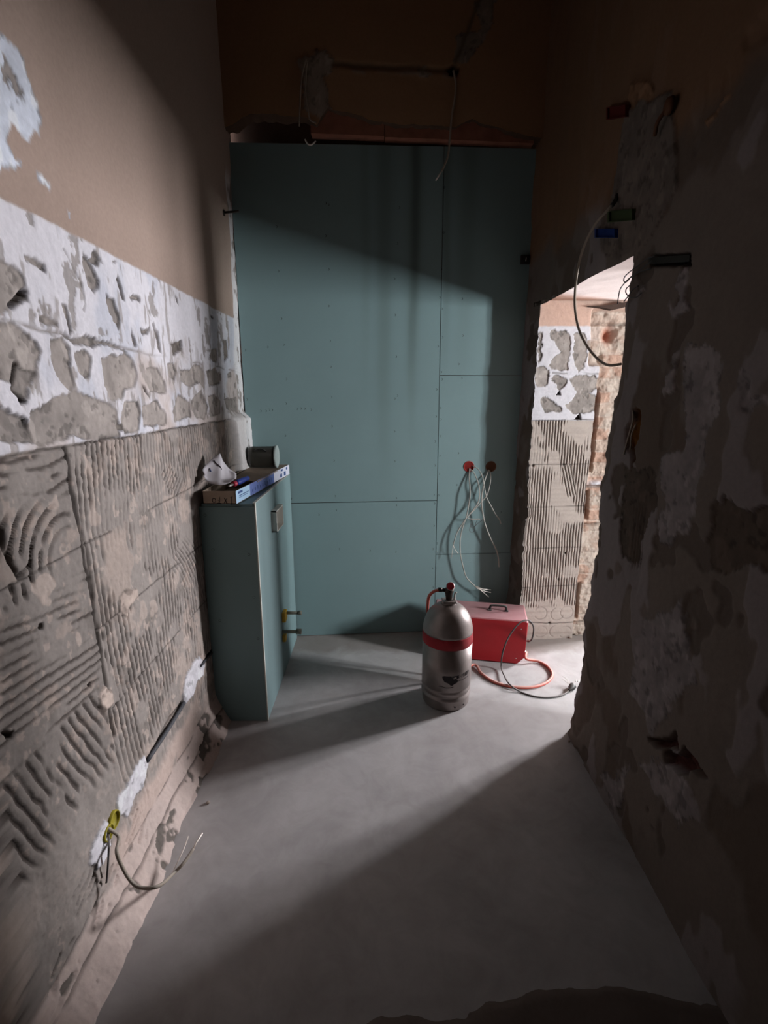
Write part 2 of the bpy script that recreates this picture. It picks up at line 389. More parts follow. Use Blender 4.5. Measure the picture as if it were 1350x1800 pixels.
# grey spots generated in the white zone near the top (chisel marks, elongated upright)
cm = fbm(Yg*1.0, Zg*0.35, 17, 3, 41)+0.35*fbm(Yg, Zg, 45, 3, 42)
mk = sm(0.36, 0.42, cm)*w*sm(1.84, 1.88, Zg)*(0.8)
col = mixc(col, GREY*0.8, mk); off -= 0.003*mk
mk = sm(0.34, 0.39, fbm(Yg, Zg*0.6, 26, 3, 47))*w*sm(1.86, 1.82, Zg)
col = mixc(col, GREY*0.95, mk*0.8); off -= 0.002*mk
B = [((0,50),(60,70),(110,100),(140,150),(160,270),(90,290),(30,340),(-60,350),(-60,40)),
 ((-60,370),(60,380),(130,420),(190,470),(215,530),(190,640),(170,720),(120,720),(60,700),(-60,670)),
 ((260,470),(330,460),(370,500),(380,640),(390,700),(370,740),(340,700),(300,650),(290,620),(270,560)),
 ((390,540),(440,520),(480,560),(480,610),(470,680),(440,670),(400,610)),
 ((530,560),(580,535),(620,560),(660,545),(700,580),(725,660),(710,710),(660,730),(640,790),(590,780),(545,700)),
 ((770,620),(800,620),(830,620),(870,690),(880,750),(790,750),(770,690)),
 ((880,600),(910,595),(930,640),(920,690),(890,680)),
 ((945,630),(1000,620),(1050,600),(1080,650),(1080,740),(1050,700),(1000,720),(950,690)),
 ((1085,640),(1130,615),(1165,650),(1160,700),(1100,720)),
 ((1010,790),(1060,740),(1100,830),(1080,890),(1040,890),(1005,830)),
 ((1095,770),(1130,760),(1165,790),(1160,860),(1110,880)),
 ((940,770),(1000,800),(1010,880),(920,910),(910,850)),
 ((170,850),(280,760),(400,740),(480,770),(560,800),(620,850),(640,980),(560,1000),(400,990),(200,1030),(150,960)),
 ((655,800),(720,780),(740,870),(730,960),(660,970),(640,900)),
 ((745,820),(830,800),(880,860),(880,920),(760,940)),
 ((1110,515),(1140,520),(1145,580),(1120,590),(1105,560))]
apply_polys(Yg, Zg, col, off, [P7(*b) for b in B], [GREY, GREY*1.02, GREY*0.95, GREY*1.0, GREY*1.04, GREY*0.98], -0.005, seed=101, rim=0.0012)
D = [((55,290),(140,210),(160,270),(90,290)), ((100,620),(190,640),(165,700),(170,800),(130,805),(75,730)),
 ((-60,800),(60,840),(140,890),(190,1010),(100,1030),(40,1010),(-60,990)), ((625,910),(650,905),(660,935),(640,950),(628,940)),
 ((130,10),(180,20),(240,60),(245,95),(190,70),(140,40)), ((440,20),(470,60),(520,150),(525,220),(500,240),(470,190),(445,100)),
 ((500,15),(540,50),(510,70),(470,50)), ((565,230),(600,250),(630,360),(620,430),(590,380),(570,290)), ((620,125),(640,180),(655,260),(640,250),(615,160)),
 ((675,230),(740,240),(730,270),(690,260)), ((690,400),(705,440),(715,500),(700,500)), ((740,430),(790,400),(780,430),(750,460)),
 ((800,390),(830,420),(850,540),(830,520),(810,440)), ((900,490),(960,470),(960,530),(910,540)), ((210,340),(260,340),(310,390),(300,405),(250,395),(215,380)),
 ((320,430),(380,450),(470,440),(530,480),(660,515),(670,530),(560,505),(440,490),(390,485)), ((330,280),(350,285),(380,400),(375,430),(350,370)),
 ((920,230),(935,250),(940,295),(925,270)), ((1110,338),(1122,338),(1126,355),(1114,358)), ((590,55),(615,70),(610,80)),
 ((1150,425),(1160,428),(1158,440),(1148,438)), ((1200,650),(1220,640),(1225,670),(1205,680)), ((1238,700),(1248,690),(1250,720),(1240,728)),
 ((1180,480),(1200,470),(1205,560),(1185,590)), ((745,705),(755,705),(780,770),(765,760)), ((1185,790),(1250,770),(1260,860),(1200,840))]
apply_polys(Yg, Zg, col, off, [P7(*b) for b in D], [GREY*0.75, GREY*0.7, GREY*0.72, DGREY*1.05, GREY*0.85], -0.009, warp=0.008, seed=201)
# extra pocks between the blotches towards the corner
cm = fbm(Yg*1.3, Zg*0.8, 14, 3, 61); mk = sm(0.40, 0.46, cm)*w*sm(2.3, 2.6, Yg)*sm(1.98, 1.9, Zg)
col = mixc(col, GREY*0.9, mk); off -= 0.004*mk
# joint line in the white zone
crack(Yg, Zg, col, off, [(0.95, 1.865), (1.31, 1.856), (1.95, 1.84), (3.2, 1.835)], w=0.004, d=0.006, c=GREY*0.7, cut=0.42)
crack(Yg, Zg, col, off, P7((340, 0), (390, 90), (430, 170), (450, 280), (440, 310)), w=0.003, d=0.006, c=GREY*0.6, cut=0.25)
crack(Yg, Zg, col, off, P7((60, 290), (140, 210)), w=0.006, d=0.02)
crack(Yg, Zg, col, off, P7((100, 610), (75, 730), (130, 800)), w=0.006, d=0.02)
# ---- adhesive zone
a = 1-sm(-0.003, 0.003, Zg-zadh)
ac = np.ones(Yg.shape+(3,))*ADH*(1+0.11*n_mid+0.05*n_hi+0.08*n_lo)[..., None]
aoff = np.zeros(Yg.shape)+0.004*fbm(Yg, Zg, 5, 3, 71)+0.0018*n_hi
ac = mixc(ac, BEIGE*1.08, sm(0.15, 0.4, fbm(Yg, Zg, 13, 4, 70))*0.6); ac = mixc(ac, DGREY, sm(0.25, 0.5, fbm(Yg, Zg, 8, 4, 69))*0.45)
ac = mixc(ac, BEIGE*1.25, sm(0.34, 0.42, fbm(Yg, Zg*0.8, 38, 3, 68))*0.6)
lean = 0.03*fbm(Yg, Zg, 1.0, 2, 72)
rows = np.floor((1.556-Zg)/0.285); tcol = np.floor((Yg-1.37)/0.345)
cell = rows*7+tcol*13
rnd = lambda k: (np.sin(cell*12.9898+k*78.233)*43758.5453) % 1.0
ph = Yg+lean+0.004*fbm(Yg, Zg, 6, 2, 73)
ph = ph+(rnd(1)-0.5)*0.10*(Zg-(1.556-rows*0.285-0.14))*2
brk = fbm(Yg*1.6, Zg*0.9, 6, 3, 74)
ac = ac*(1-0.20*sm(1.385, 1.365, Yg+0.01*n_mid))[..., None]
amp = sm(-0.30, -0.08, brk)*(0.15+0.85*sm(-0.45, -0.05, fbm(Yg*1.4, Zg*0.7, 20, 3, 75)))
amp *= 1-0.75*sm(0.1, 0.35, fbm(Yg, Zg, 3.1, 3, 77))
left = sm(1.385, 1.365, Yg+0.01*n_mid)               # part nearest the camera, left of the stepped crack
r_amp = amp*(1-left)*sm(0.19, 0.30, Zg+0.04*n_mid)
# special curved patch right side
cy, cz = tuple(on_x(330, 1010, LX))[1:]
patch = sm(0.04, -0.02, np.hypot((Yg-cy)*0.8, Zg-cz-0.05)-0.10)
comb(aoff, ac, ph, 0.026, r_amp*(1-patch))
comb(aoff, ac, Yg*0.85+(Zg-cz)*0.5+1.2*(Zg-cz)**2, 0.024, patch*sm(-0.4, 0, brk)*(1-left))
# diagonal scrape patch high right
p2 = poly_sd(Yg, Zg, Pp((283, 830), (300, 820), (330, 850), (325, 880), (300, 870)))
comb(aoff, ac, Yg*0.6-(Zg)*0.8, 0.022, sm(-0.003, 0.01, p2)*0.9)
# near-left: arcs
acy, acz = 1.30, 1.24
rr = np.hypot(Yg-acy, (Zg-acz)*0.9)
top = sm(1.19, 1.22, Zg+0.01*n_mid)
horiz = sm(1.40, 1.44, Zg+0.02*n_mid)
comb(aoff, ac, rr+0.01*n_lo, 0.034, left*top*(1-horiz)*sm(0.30, 0.24, rr)*sm(0.07, 0.10, rr)*sm(0.03, -0.03, (Yg-acy)*0.8-(Zg-acz))*sm(-0.15, 0.12, fbm(Yg, Zg, 11, 3, 81)), depth=0.010)
comb(aoff, ac, Zg+0.02*fbm(Yg, Zg, 8, 2, 82), 0.030, left*horiz*sm(0.0, 0.25, fbm(Yg*0.7, Zg*1.8, 12, 3, 83)), depth=0.006)
mid = sm(1.2, 1.17, Zg)*sm(0.80, 0.83, Zg+0.02*n_mid)
comb(aoff, ac, (Yg-1.1)*0.13+(Zg)*0.99+0.25*(Yg-1.1)*(Zg-1.0)+0.008*n_mid, 0.028, left*mid*sm(-0.15, 0.15, fbm(Yg*0.6, Zg*1.6, 8, 3, 85)), depth=0.006)
low = sm(0.83, 0.80, Zg)*sm(0.50, 0.55, Zg)
comb(aoff, ac, Yg*0.95+Zg*0.42+0.02*n_mid, 0.034, left*low*sm(-0.35, -0.05, fbm(Yg*1.5, Zg*0.7, 9, 3, 86)), depth=0.006)
low2 = sm(0.34, 0.30, Zg+0.02*n_mid)*sm(0.10, 0.13, Zg)*sm(1.5, 1.45, Yg)
comb(aoff, ac, Zg*0.9-Yg*0.35+0.03*n_mid, 0.030, low2*sm(0.0, 0.2, fbm(Yg*1.4, Zg*1.4, 14, 3, 87)), depth=0.009)
# flat paler smears and pinkish plaster
mk = sm(0.30, 0.42, fbm(Yg, Zg, 3.3, 4, 91)); ac = mixc(ac, BEIGE*0.98, mk*0.7); aoff += 0.002*mk
mk = sm(0.42, 0.5, fbm(Yg, Zg, 11, 3, 92)); ac = mixc(ac, BEIGE*1.15, mk*0.6); aoff += 0.001*mk
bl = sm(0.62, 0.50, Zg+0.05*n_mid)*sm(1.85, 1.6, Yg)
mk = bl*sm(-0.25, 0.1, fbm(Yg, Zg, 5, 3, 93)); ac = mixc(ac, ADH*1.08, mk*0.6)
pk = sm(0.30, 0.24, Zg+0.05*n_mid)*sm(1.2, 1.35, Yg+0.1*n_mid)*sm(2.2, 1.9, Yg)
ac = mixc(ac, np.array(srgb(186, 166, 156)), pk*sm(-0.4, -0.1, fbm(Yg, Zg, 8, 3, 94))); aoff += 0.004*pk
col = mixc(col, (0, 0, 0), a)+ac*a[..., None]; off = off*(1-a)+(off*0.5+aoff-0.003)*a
# tile joints, cracks
for pts, cut in (([(1.37, 1.264), (3.0, 1.29)], 0.3), ([(0.95, 1.25), (1.37, 1.264)], 0.35), ([(1.37, 0.99), (3.0, 0.975)], 0.3), ([(1.40, 0.70), (3.0, 0.69)], 0.35), ([(0.95, 0.97), (1.37, 0.985)], 0.6)):
    crack(Yg, Zg, col, off, pts, w=0.0028, d=0.004, cut=cut, warp=0.005)
crack(Yg, Zg, col, off, [(1.355, 1.55), (1.365, 1.336), (1.371, 1.181), (1.381, 0.905), (1.382, 0.702), (1.39, 0.6)], w=0.006, d=0.010, warp=0.012)
crack(Yg, Zg, col, off, [(0.9, 1.552), (2.9, 1.555)], w=0.004, d=0.007, cut=0.2, warp=0.008)
crack(Yg, Zg, col, off, Pp((0, 925), (10, 960), (20, 985), (35, 1015)), w=0.006, d=0.015)
crack(Yg, Zg, col, off, Pp((35, 1015), (55, 990), (60, 960)), w=0.004, d=0.01, cut=0.2)
for q in (Pp((72, 1100), (78, 1098), (80, 1106), (73, 1108)), Pp((222, 1042), (230, 1040), (232, 1046), (224, 1048)), Pp((10, 1285), (24, 1285), (22, 1296), (12, 1295)), Pp((157, 1205), (165, 1200), (163, 1210))):
    apply_polys(Yg, Zg, col, off, [q], DGREY*0.3, -0.03, warp=0.004, seed=401)
apply_polys(Yg, Zg, col, off, [Pp((210, 1048), (225, 1034), (240, 1035), (240, 1050), (225, 1065), (222, 1085), (212, 1075))], BEIGE*1.2, 0.004, warp=0.006, seed=421)
# white filler patches along the chased cable line, recess
WF = [Pp((330, 1175), (340, 1160), (352, 1157), (362, 1165), (358, 1185), (345, 1205), (335, 1232), (324, 1240), (322, 1222), (326, 1200)),
      Pp((238, 1345), (247, 1325), (256, 1322), (262, 1340), (253, 1380), (236, 1402), (222, 1440), (206, 1436), (204, 1412), (220, 1385)),
      Pp((158, 1498), (170, 1475), (182, 1450), (194, 1460), (196, 1490), (182, 1510), (168, 1525), (156, 1512))]
apply_polys(Yg, Zg, col, off, WF, WHITE*0.98, 0.003, warp=0.012, seed=501)
apply_polys(Yg, Zg, col, off, [Pp((318, 1400), (328, 1388), (336, 1402), (322, 1430), (306, 1445), (300, 1432)), Pp((174, 1225), (184, 1206), (198, 1218), (200, 1240), (188, 1256), (178, 1244))], BEIGE*1.25, 0.003, warp=0.008, seed=521)
crack(Yg, Zg, col, off, Pp((383, 1132), (352, 1172)), w=0.008, d=0.016, c=GROOVE*0.35, warp=0.002)
crack(Yg, Zg, col, off, Pp((322, 1235), (300, 1265), (260, 1335)), w=0.008, d=0.012, c=GROOVE*0.6, warp=0.002)
crack(Yg, Zg, col, off, Pp((350, 1318), (325, 1378), (312, 1405), (296, 1440), (284, 1470)), w=0.004, d=0.008, warp=0.008)
# white plaster pier at the corner
pier = sm(2.86, 2.90, Yg+0.02*np.sin(Zg*9))*sm(1.20, 1.25, Zg-0.2*np.maximum(0, 3.0-Yg))*sm(2.14, 2.08, Zg)
below = sm(1.60, 1.54, Zg)
pm = pier*below
col = mixc(col, np.array(srgb(228, 220, 218)), pm); off += pm*0.045*(1+0.2*n_mid)
st = sm(3.045, 3.07, Yg+0.012*n_mid+0.012*np.sin(Zg*14)-0.04*sm(2.1, 2.3, Zg))*sm(2.95, 2.85, Zg)*sm(1.1, 1.2, Zg)
col = mixc(col, np.array(srgb(196, 192, 192)), st*0.9); off -= st*0.010*(1+n_mid)
mk = sm(0.2, 0.35, fbm(Yg, Zg, 20, 3, 97))*st; col = mixc(col, GREY*0.8, mk)
# skirt of mortar at the floor: flares into the room
fl = np.clip((0.17-Zg)/0.17, 0, 1)
off += 0.085*fl**1.4*(1+0.35*n_lo+0.15*n_mid)*sm(3.3, 2.2, Yg)
base = sm(0.175, 0.15, Zg+0.02*n_mid); col = mixc(col, np.array(srgb(190, 172, 164)), base*0.85)
mk = base*sm(0.28, 0.38, fbm(Yg, Zg, 16, 3, 98)); col = mixc(col, DGREY*0.9, mk); off -= 0.006*mk
crack(Yg, Zg, col, off, [(0.9, 0.10), (1.3, 0.095), (1.9, 0.085), (2.3, 0.08)], w=0.004, d=0.010, cut=0.3)
crack(Yg, Zg, col, off, [(0.9, 0.165), (1.3, 0.17), (1.9, 0.16), (2.3, 0.15)], w=0.003, d=0.006, cut=0.45)
P = np.stack([LX+off, Yg, Zg], -1)
grid_obj('wall_left', [(P, col, None, True)], M['wall'])

# ------------------------------------------------------------------ RIGHT WALL with the doorway
HEAD = lambda y: 2.215+0.03*(y-2.08)
y_ax = axis((-0.7, 1.0, 0.05), (1.0, 2.15, 0.006), (2.15, 3.165, 0.012), (3.165, 3.36, 0.006)); z_ax = axis((-0.02, 2.215, 0.0065), (2.215, 2.9, 0.010), (2.9, 4.0, 0.05))
i_n = int(np.argmin(abs(y_ax-2.15))); i_f = int(np.argmin(abs(y_ax-3.165))); i_h = int(np.argmin(abs(z_ax-2.215)))
Yg, Zg = np.meshgrid(y_ax, z_ax, indexing='ij')
n_lo = fbm(Yg, Zg, 1.4, 4, 511); n_mid = fbm(Yg, Zg, 6, 4, 512); n_hi = fbm(Yg, Zg, 30, 3, 513)
off = 0.010*n_lo+0.004*n_mid+0.0015*n_hi
DP = np.array(srgb(112, 100, 92)); DB = np.array(srgb(96, 82, 72)); PL = np.array(srgb(132, 122, 120)); PU = np.array(srgb(122, 92, 70))
col = np.ones(Yg.shape+(3,))*DP*(1+0.10*n_mid)[..., None]
mk = sm(0.02, 0.14, fbm(Yg, Zg*0.6, 3.2, 4, 521)); col = mixc(col, DB, mk*0.85); off -= 0.004*mk
mk = sm(0.25, 0.31, fbm(Yg*1.1, Zg*0.6, 4.1, 4, 522)); col = mixc(col, PL, mk*0.8); off += 0.003*mk
mk = sm(0.38, 0.44, fbm(Yg, Zg, 6.5, 3, 523)); col = mixc(col, np.array(srgb(96, 84, 76)), mk); off -= 0.006*mk
up = sm(2.45, 2.6, Zg+0.1*n_mid); col = mixc(col, PU*(1+0*0.1), up*0.9)
RR = lambda *pts: [tuple(on_x(x, y, RX))[1:] for x, y in pts]
R6 = lambda *pts: RR(*[(1060+x/4.655, 660+y/4.655) for x, y in pts])
R5 = lambda *pts: RR(*[(1030+x/6.75, 420+y/6.75) for x, y in pts])
apply_polys(Yg, Zg, col, off, [
  R6((700, -200), (960, -200), (950, 250), (880, 420), (870, 760), (800, 900), (790, 1100), (730, 1180), (640, 1340), (480, 1340), (450, 1150), (530, 1000), (490, 850), (490, 690), (650, 560), (680, 300)),
  R5((1080, 390), (1210, 370), (1200, 500), (1180, 660), (1220, 700), (1220, 850), (1180, 930), (1100, 960), (1010, 990), (990, 850), (1100, 810), (1130, 680), (1060, 620), (1050, 480)),
  R6((1090, 60), (1230, 0), (1240, 120), (1290, 170), (1400, 180), (1400, 240), (1230, 260), (1150, 290), (1110, 250), (1160, 190), (1100, 130)),
  R6((500, 0), (590, 0), (590, 100), (550, 140), (510, 90)),
  R5((930, 1600), (1040, 1560), (1060, 1680), (1000, 1755), (930, 1755)), R5((1060, 1290), (1140, 1260), (1100, 1380), (1040, 1500), (1030, 1400)),
  R5((600, 560), (660, 560), (680, 640), (640, 680), (600, 620)),
  RR((1120, 1340), (1180, 1320), (1210, 1380), (1230, 1450), (1190, 1440)), RR((1060, 1360), (1110, 1350), (1100, 1400), (1085, 1420)), RR((1130, 1090), (1200, 1050), (1220, 1200), (1150, 1290), (1110, 1220))],
  [PL, PL*1.15, PL, PL*1.05, PL], 0.003, warp=0.02, soft=0.006, seed=601)
apply_polys(Yg, Zg, col, off, [R6((150, 800), (430, 780), (440, 1000), (360, 1250), (300, 1500), (150, 1500)), R6((900, 1050), (1000, 960), (1100, 1050), (1400, 1130), (1400, 1600), (860, 1600), (880, 1200))], [DB*0.75, DB*0.8], -0.004, warp=0.02, seed=631)
apply_polys(Yg, Zg, col, off, [R6((220, 280), (300, 290), (295, 400), (275, 520), (240, 580), (245, 690), (225, 760), (200, 640), (180, 560), (180, 430), (215, 350))], np.array(srgb(112, 72, 32)), -0.035, warp=0.006, seed=641)
apply_polys(Yg, Zg, col, off, [RR((1140, 1293), (1192, 1292), (1192, 1310), (1150, 1310)), RR((1168, 1322), (1190, 1325), (1205, 1315), (1232, 1345), (1245, 1370), (1215, 1370), (1190, 1360), (1172, 1345))], np.array(srgb(84, 50, 46)), -0.045, warp=0.012, seed=651)
apply_polys(Yg, Zg, col, off, [RR((1140, 448), (1212, 446), (1216, 466), (1138, 468))], np.array(srgb(40, 30, 26)), -0.05, warp=0.004, seed=661)
apply_polys(Yg, Zg, col, off, [RR((1085, 380), (1118, 368), (1120, 385), (1090, 392))], np.array(srgb(52, 50, 34)), -0.03, warp=0.004, seed=662)
apply_polys(Yg, Zg, col, off, [RR((1110, 140), (1145, 135), (1150, 160), (1120, 180), (1105, 175)), RR((1240, 210), (1280, 175), (1284, 182), (1244, 218)), RR((1100, 190), (1180, 165), (1190, 330), (1110, 470), (1060, 440))], [PU*1.25, PU*1.3, DP*0.95], 0.002, warp=0.01, seed=663)
gr = poly_sd(Yg, Zg, R6((240, 1050), (360, 1050), (330, 1600), (200, 1600)))
comb(off, col, Yg, 0.02, sm(0, 0.02, gr)*0.8)
# wall crookedness: bulge at the foot of the near jamb, slant of the far pier
off += 0.02*np.clip((0.35-Zg)/0.35, 0, 1)
Xg = RX-off
Xg = np.where(Yg > 3.1, Xg-(Yg-3.1)*0.22, Xg)
keep = np.ones((len(y_ax)-1, len(z_ax)-1), bool); keep[i_n:i_f, :i_h] = False
Yd = Yg.copy(); Zd = Zg.copy()
# ragged edges of the opening
wn = np.exp(-((y_ax-2.15)/0.05)**2)*(y_ax <= 2.15+1e-6); wn[i_n] = 1
er = 0.020*fbm(z_ax, z_ax*0+3.1, 7, 4, 531)+0.010*fbm(z_ax, z_ax*0+9.1, 30, 3, 532)
edge_n = np.interp(z_ax, [0, 0.3, 0.55, 1.0, 1.28, 1.55, 1.8, 2.12, 2.215], [2.18, 2.185, 2.19, 2.15, 2.175, 2.15, 2.105, 2.11, 2.085])-2.15+er
edge_n = np.where(z_ax > 2.215, edge_n*np.clip(1-(z_ax-2.215)/0.15, 0, 1), edge_n)
Yd += wn[:, None]*edge_n[None, :]
Xg += (wn[:, None]**2)*(0.012+0.010*fbm(z_ax, z_ax*0+5.5, 14, 3, 533))[None, :]*(z_ax < 2.2)[None, :]
wf = np.zeros(len(y_ax)); wf[i_f] = 1; wf[i_f+1:] = np.exp(-((y_ax[i_f+1:]-3.165)/0.04)**2)
ef = 0.010*fbm(z_ax, z_ax*0+1.1, 12, 4, 535)*(z_ax < 2.1)
Yd += wf[:, None]*(ef[None, :])
Xg += (wf[:, None])*(0.012*fbm(z_ax, z_ax*0+6.1, 25, 3, 536)*(z_ax < 2.1))[None, :]
Zd[:, i_h] = np.where((y_ax > 2.05) & (y_ax < 3.25), HEAD(y_ax), Zd[:, i_h])
face = (np.stack([Xg, Yd, Zd], -1), col, keep, False)
# near jamb reveal (faces away from the camera)
zs = z_ax[:i_h+1]; us = np.linspace(0, 0.62, 20)
Xr = Xg[i_n, :i_h+1][None, :]+us[:, None]*1.0; Yr = np.repeat(Yd[i_n, :i_h+1][None, :], 20, 0)+0.02*fbm(us[:, None]*1.0+0*zs, zs[None, :]+0*us[:, None], 6, 3, 541)*np.minimum(us*20, 1)[:, None]
Zr = np.repeat(Zd[i_n, :i_h+1][None, :], 20, 0)
near = (np.stack([Xr, Yr, Zr], -1), np.ones(Xr.shape+(3,))*DP, None, False)
# soffit
ys = y_ax[i_n:i_f+1]; us = np.linspace(0, 0.62, 40)
Yn = Yd[i_n:i_f+1, i_h]; Xn = Xg[i_n:i_f+1, i_h]; Zn = Zd[i_n:i_f+1, i_h]
Xs = Xn[None, :]+us[:, None]; Ys = np.repeat(Yn[None, :], 40, 0); Zs = np.repeat(Zn[None, :], 40, 0)+0.002*fbm(Xs, Ys, 8, 2, 543)*np.minimum(us*10, 1)[:, None]
sc = np.ones(Xs.shape+(3,))*np.array(srgb(222, 206, 200))
sc = mixc(sc, np.array(srgb(196, 158, 140)), sm(-0.06, 0.10, (Ys-2.93)-0.55*(Xs-1.05)))
soff = (np.stack([Xs, Ys, Zs], -1), sc, None, True)
# far jamb: plastered strip with tile adhesive, then broken brickwork
x_ax = axis((0.0, 0.66, 0.0026)); zj = axis((-0.02, 2.26, 0.0045))
Ug, Vg = np.meshgrid(x_ax, zj, indexing='ij')
X0 = np.interp(zj, z_ax[:i_h+1], Xg[i_f, :i_h+1]); Y0 = np.interp(zj, z_ax[:i_h+1], Yd[i_f, :i_h+1])
Xj = X0[None, :]*np.clip(1-Ug/0.05, 0, 1)+0.965*np.clip(Ug/0.05, 0, 1)+Ug
Xw = 0.965+Ug            # nominal world x for tracing
m1 = fbm(Xw, Vg, 7, 4, 551); m2 = fbm(Xw, Vg, 34, 3, 552)
jo = 0.0025*m1+0.0012*m2
jc = np.ones(Ug.shape+(3,))*np.array(srgb(196, 164, 148))
wz = 1-sm(-0.003, 0.003, Vg-(2.105+0.004*m1+0.003*m2)); jc = mixc(jc, WHITE, wz)
JJ = lambda *pts: [(lambda v: (v.x, v.z))(on_y(900+x/5.144, 430+y/5.144, D_JAMB)) for x, y in pts]
crack(Xw, Vg, jc, jo, JJ((360, 1165), (800, 1165)), w=0.004, d=0.006, c=GREY*0.7, cut=0.3)
apply_polys(Xw, Vg, jc, jo, [JJ(*q) for q in [
 ((345,800),(380,750),(400,780),(480,750),(530,800),(525,1000),(500,1130),(420,1120),(330,1100),(400,1010),(440,980),(380,900)),
 ((560,800),(600,780),(660,800),(680,1000),(650,1100),(600,1150),(560,1030),(560,900)),
 ((335,1220),(380,1190),(450,1180),(490,1220),(460,1290),(430,1330),(390,1270)),
 ((510,1210),(560,1180),(740,1180),(780,1230),(770,1290),(700,1350),(770,1380),(750,1500),(600,1520),(540,1530),(490,1450),(580,1340)),
 ((250,1420),(310,1370),(400,1430),(460,1470),(440,1510),(300,1520)),
 ((220,1130),(300,1110),(350,1160),(300,1280),(220,1280)),
 ((245,800),(280,790),(265,1000),(240,1110)),
 ((680,870),(850,850),(1000,860),(1000,1110),(700,1110))]], [GREY*1.02, GREY*1.08, GREY*0.9, GREY*1.0, GREY*0.9, GREY*1.02, GREY*0.8, BEIGE*0.95], -0.005, warp=0.010, soft=0.003, seed=701)
apply_polys(Xw, Vg, jc, jo, [JJ((395, 1360), (430, 1320), (440, 1360)), JJ((560, 1585), (610, 1525), (625, 1580), (590, 1590))], GROOVE*0.4, -0.02, warp=0.002, soft=0.002, seed=711)
za = 1-sm(-0.003, 0.003, Vg-(1.535+0.005*m1))
lowz = 0.245+0.02*m1
jac = np.ones(Ug.shape+(3,))*np.array(srgb(176, 163, 154))*(1+0.08*m1+0.05*m2)[..., None]; jao = 0.002*fbm(Xw, Vg, 9, 3, 561)
tl = ((1.535-Vg) % 0.285)
jamp = sm(-0.25, 0.0, fbm(Xw*1.4, Vg*1.1, 7, 3, 562))*sm(lowz-0.01, lowz+0.01, Vg)*(1-0.8*sm(0.18, 0.35, fbm(Xw, Vg, 6, 3, 563)))
jamp = np.maximum(jamp, sm(1.13, 1.11, Xw)*sm(0.28, 0.3, Vg)*sm(1.25, 1.2, Vg)*0.95)
dg = poly_sd(Xw, Vg, [(v.x, v.z) for v in [on_y(900+x/4.864, 780+y/4.864, D_JAMB) for x, y in ((420, 200), (500, 170), (560, 440), (470, 460))]])
comb(jao, jac, Xw+0.004*fbm(Xw, Vg, 2.5, 2, 565), 0.0185, jamp*(1-sm(-0.01, 0.01, dg)), depth=0.005)
comb(jao, jac, Xw*0.95+Vg*0.28, 0.0185, sm(-0.005, 0.008, dg), depth=0.005)
jc = mixc(jc, (0, 0, 0), za)+jac*za[..., None]; jo = jo*(1-za)+jao*za
for zz in (1.25, 0.965, 0.68, 0.40): crack(Xw, Vg, jc, jo, [(0.96, zz), (1.40, zz+0.005)], w=0.0022, d=0.003, cut=0.35, warp=0.003)
crack(Xw, Vg, jc, jo, [(0.9, 1.537), (1.4, 1.54)], w=0.003, d=0.006, cut=0.3)
crack(Xw, Vg, jc, jo, [(1.0, 0.135), (1.2, 0.12), (1.40, 0.125)], w=0.003, d=0.006, warp=0.004)
for cx_, cz_ in ((1.12, 0.20), (1.24, 0.19), (1.31, 0.20), (1.13, 0.06), (1.24, 0.06), (1.31, 0.05)):
    rr = np.abs(np.hypot(Xw-cx_, Vg-cz_)-0.045); g = np.exp(-(rr/0.0025)**2)*sm(0.3, 0.5, vnoise(Xw*20, Vg*20, 571)); jo -= 0.003*g; jc *= (1-0.35*g)[..., None]
for q in ((1.05, 0.13), (1.19, 0.125), (1.26, 0.64), (1.23, 0.45), (0.99, 1.245), (1.20, 1.25)):
    h = np.exp(-(np.hypot(Xw-q[0], Vg-q[1])/0.008)**2); jo -= 0.015*h; jc *= (1-0.85*h)[..., None]
# brickwork beyond x = 1.37
xe = 1.372+0.006*fbm(zj, zj*0+2.2, 10, 3, 581)[None, :]+0*Ug
bk = sm(-0.004, 0.004, Xw-xe)*sm(2.2, 2.17, Vg-0.0)
bk = np.maximum(bk, sm(1.29, 1.31, Xw+0.02*m1)*sm(1.86, 1.9, Vg)*sm(2.21, 2.19, Vg)*0.9)
crs = (Vg+0.01*m1) % 0.078; mort = sm(0.010, 0.004, crs)+sm(0.070, 0.076, crs)
rid = np.floor(Vg/0.078); rt = (np.sin(rid*91.7)*4375.5) % 1.0
bc = np.ones(Ug.shape+(3,))*np.array(srgb(176, 156, 142)); bc = mixc(bc, np.array(srgb(172, 132, 112)), sm(0.62, 0.7, rt+0.15*m1)*0.6)
bc = mixc(bc, np.array(srgb(190, 174, 162)), np.clip(mort, 0, 1)*0.6); bc *= (1+0.10*m1+0.08*m2)[..., None]
bc = mixc(bc, np.array(srgb(180, 166, 154)), sm(-0.1, 0.25, fbm(Xw, Vg, 10, 4, 584))*0.85)
bo = -0.040+0.022*fbm(Xw, Vg, 11, 4, 583)+0.006*m2-0.006*np.clip(mort, 0, 1)
slot = sm(1.415, 1.405, Xw+0.008*m1)*(sm(0.86, 0.9, Vg)*sm(1.08, 1.04, Vg)+sm(1.18, 1.22, Vg)*sm(1.75, 1.7, Vg)+sm(0.12, 0.15, Vg)*sm(0.42, 0.38, Vg))
bo -= 0.05*np.clip(slot, 0, 1); bc = mixc(bc, np.array(srgb(120, 88, 72)), np.clip(slot, 0, 1)*0.7)
rec = np.exp(-((Xw-1.43)/0.035)**2-((Vg-2.06)/0.05)**2); bo -= 0.06*rec; bc = mixc(bc, np.array(srgb(168, 112, 92)), np.clip(rec*1.1, 0, 1))
wh = np.exp(-((Xw-1.44)/0.05)**2-((Vg-1.115)/0.018)**2); bo += 0.02*wh; bc = mixc(bc, WHITE, np.clip(wh*1.2, 0, 1))
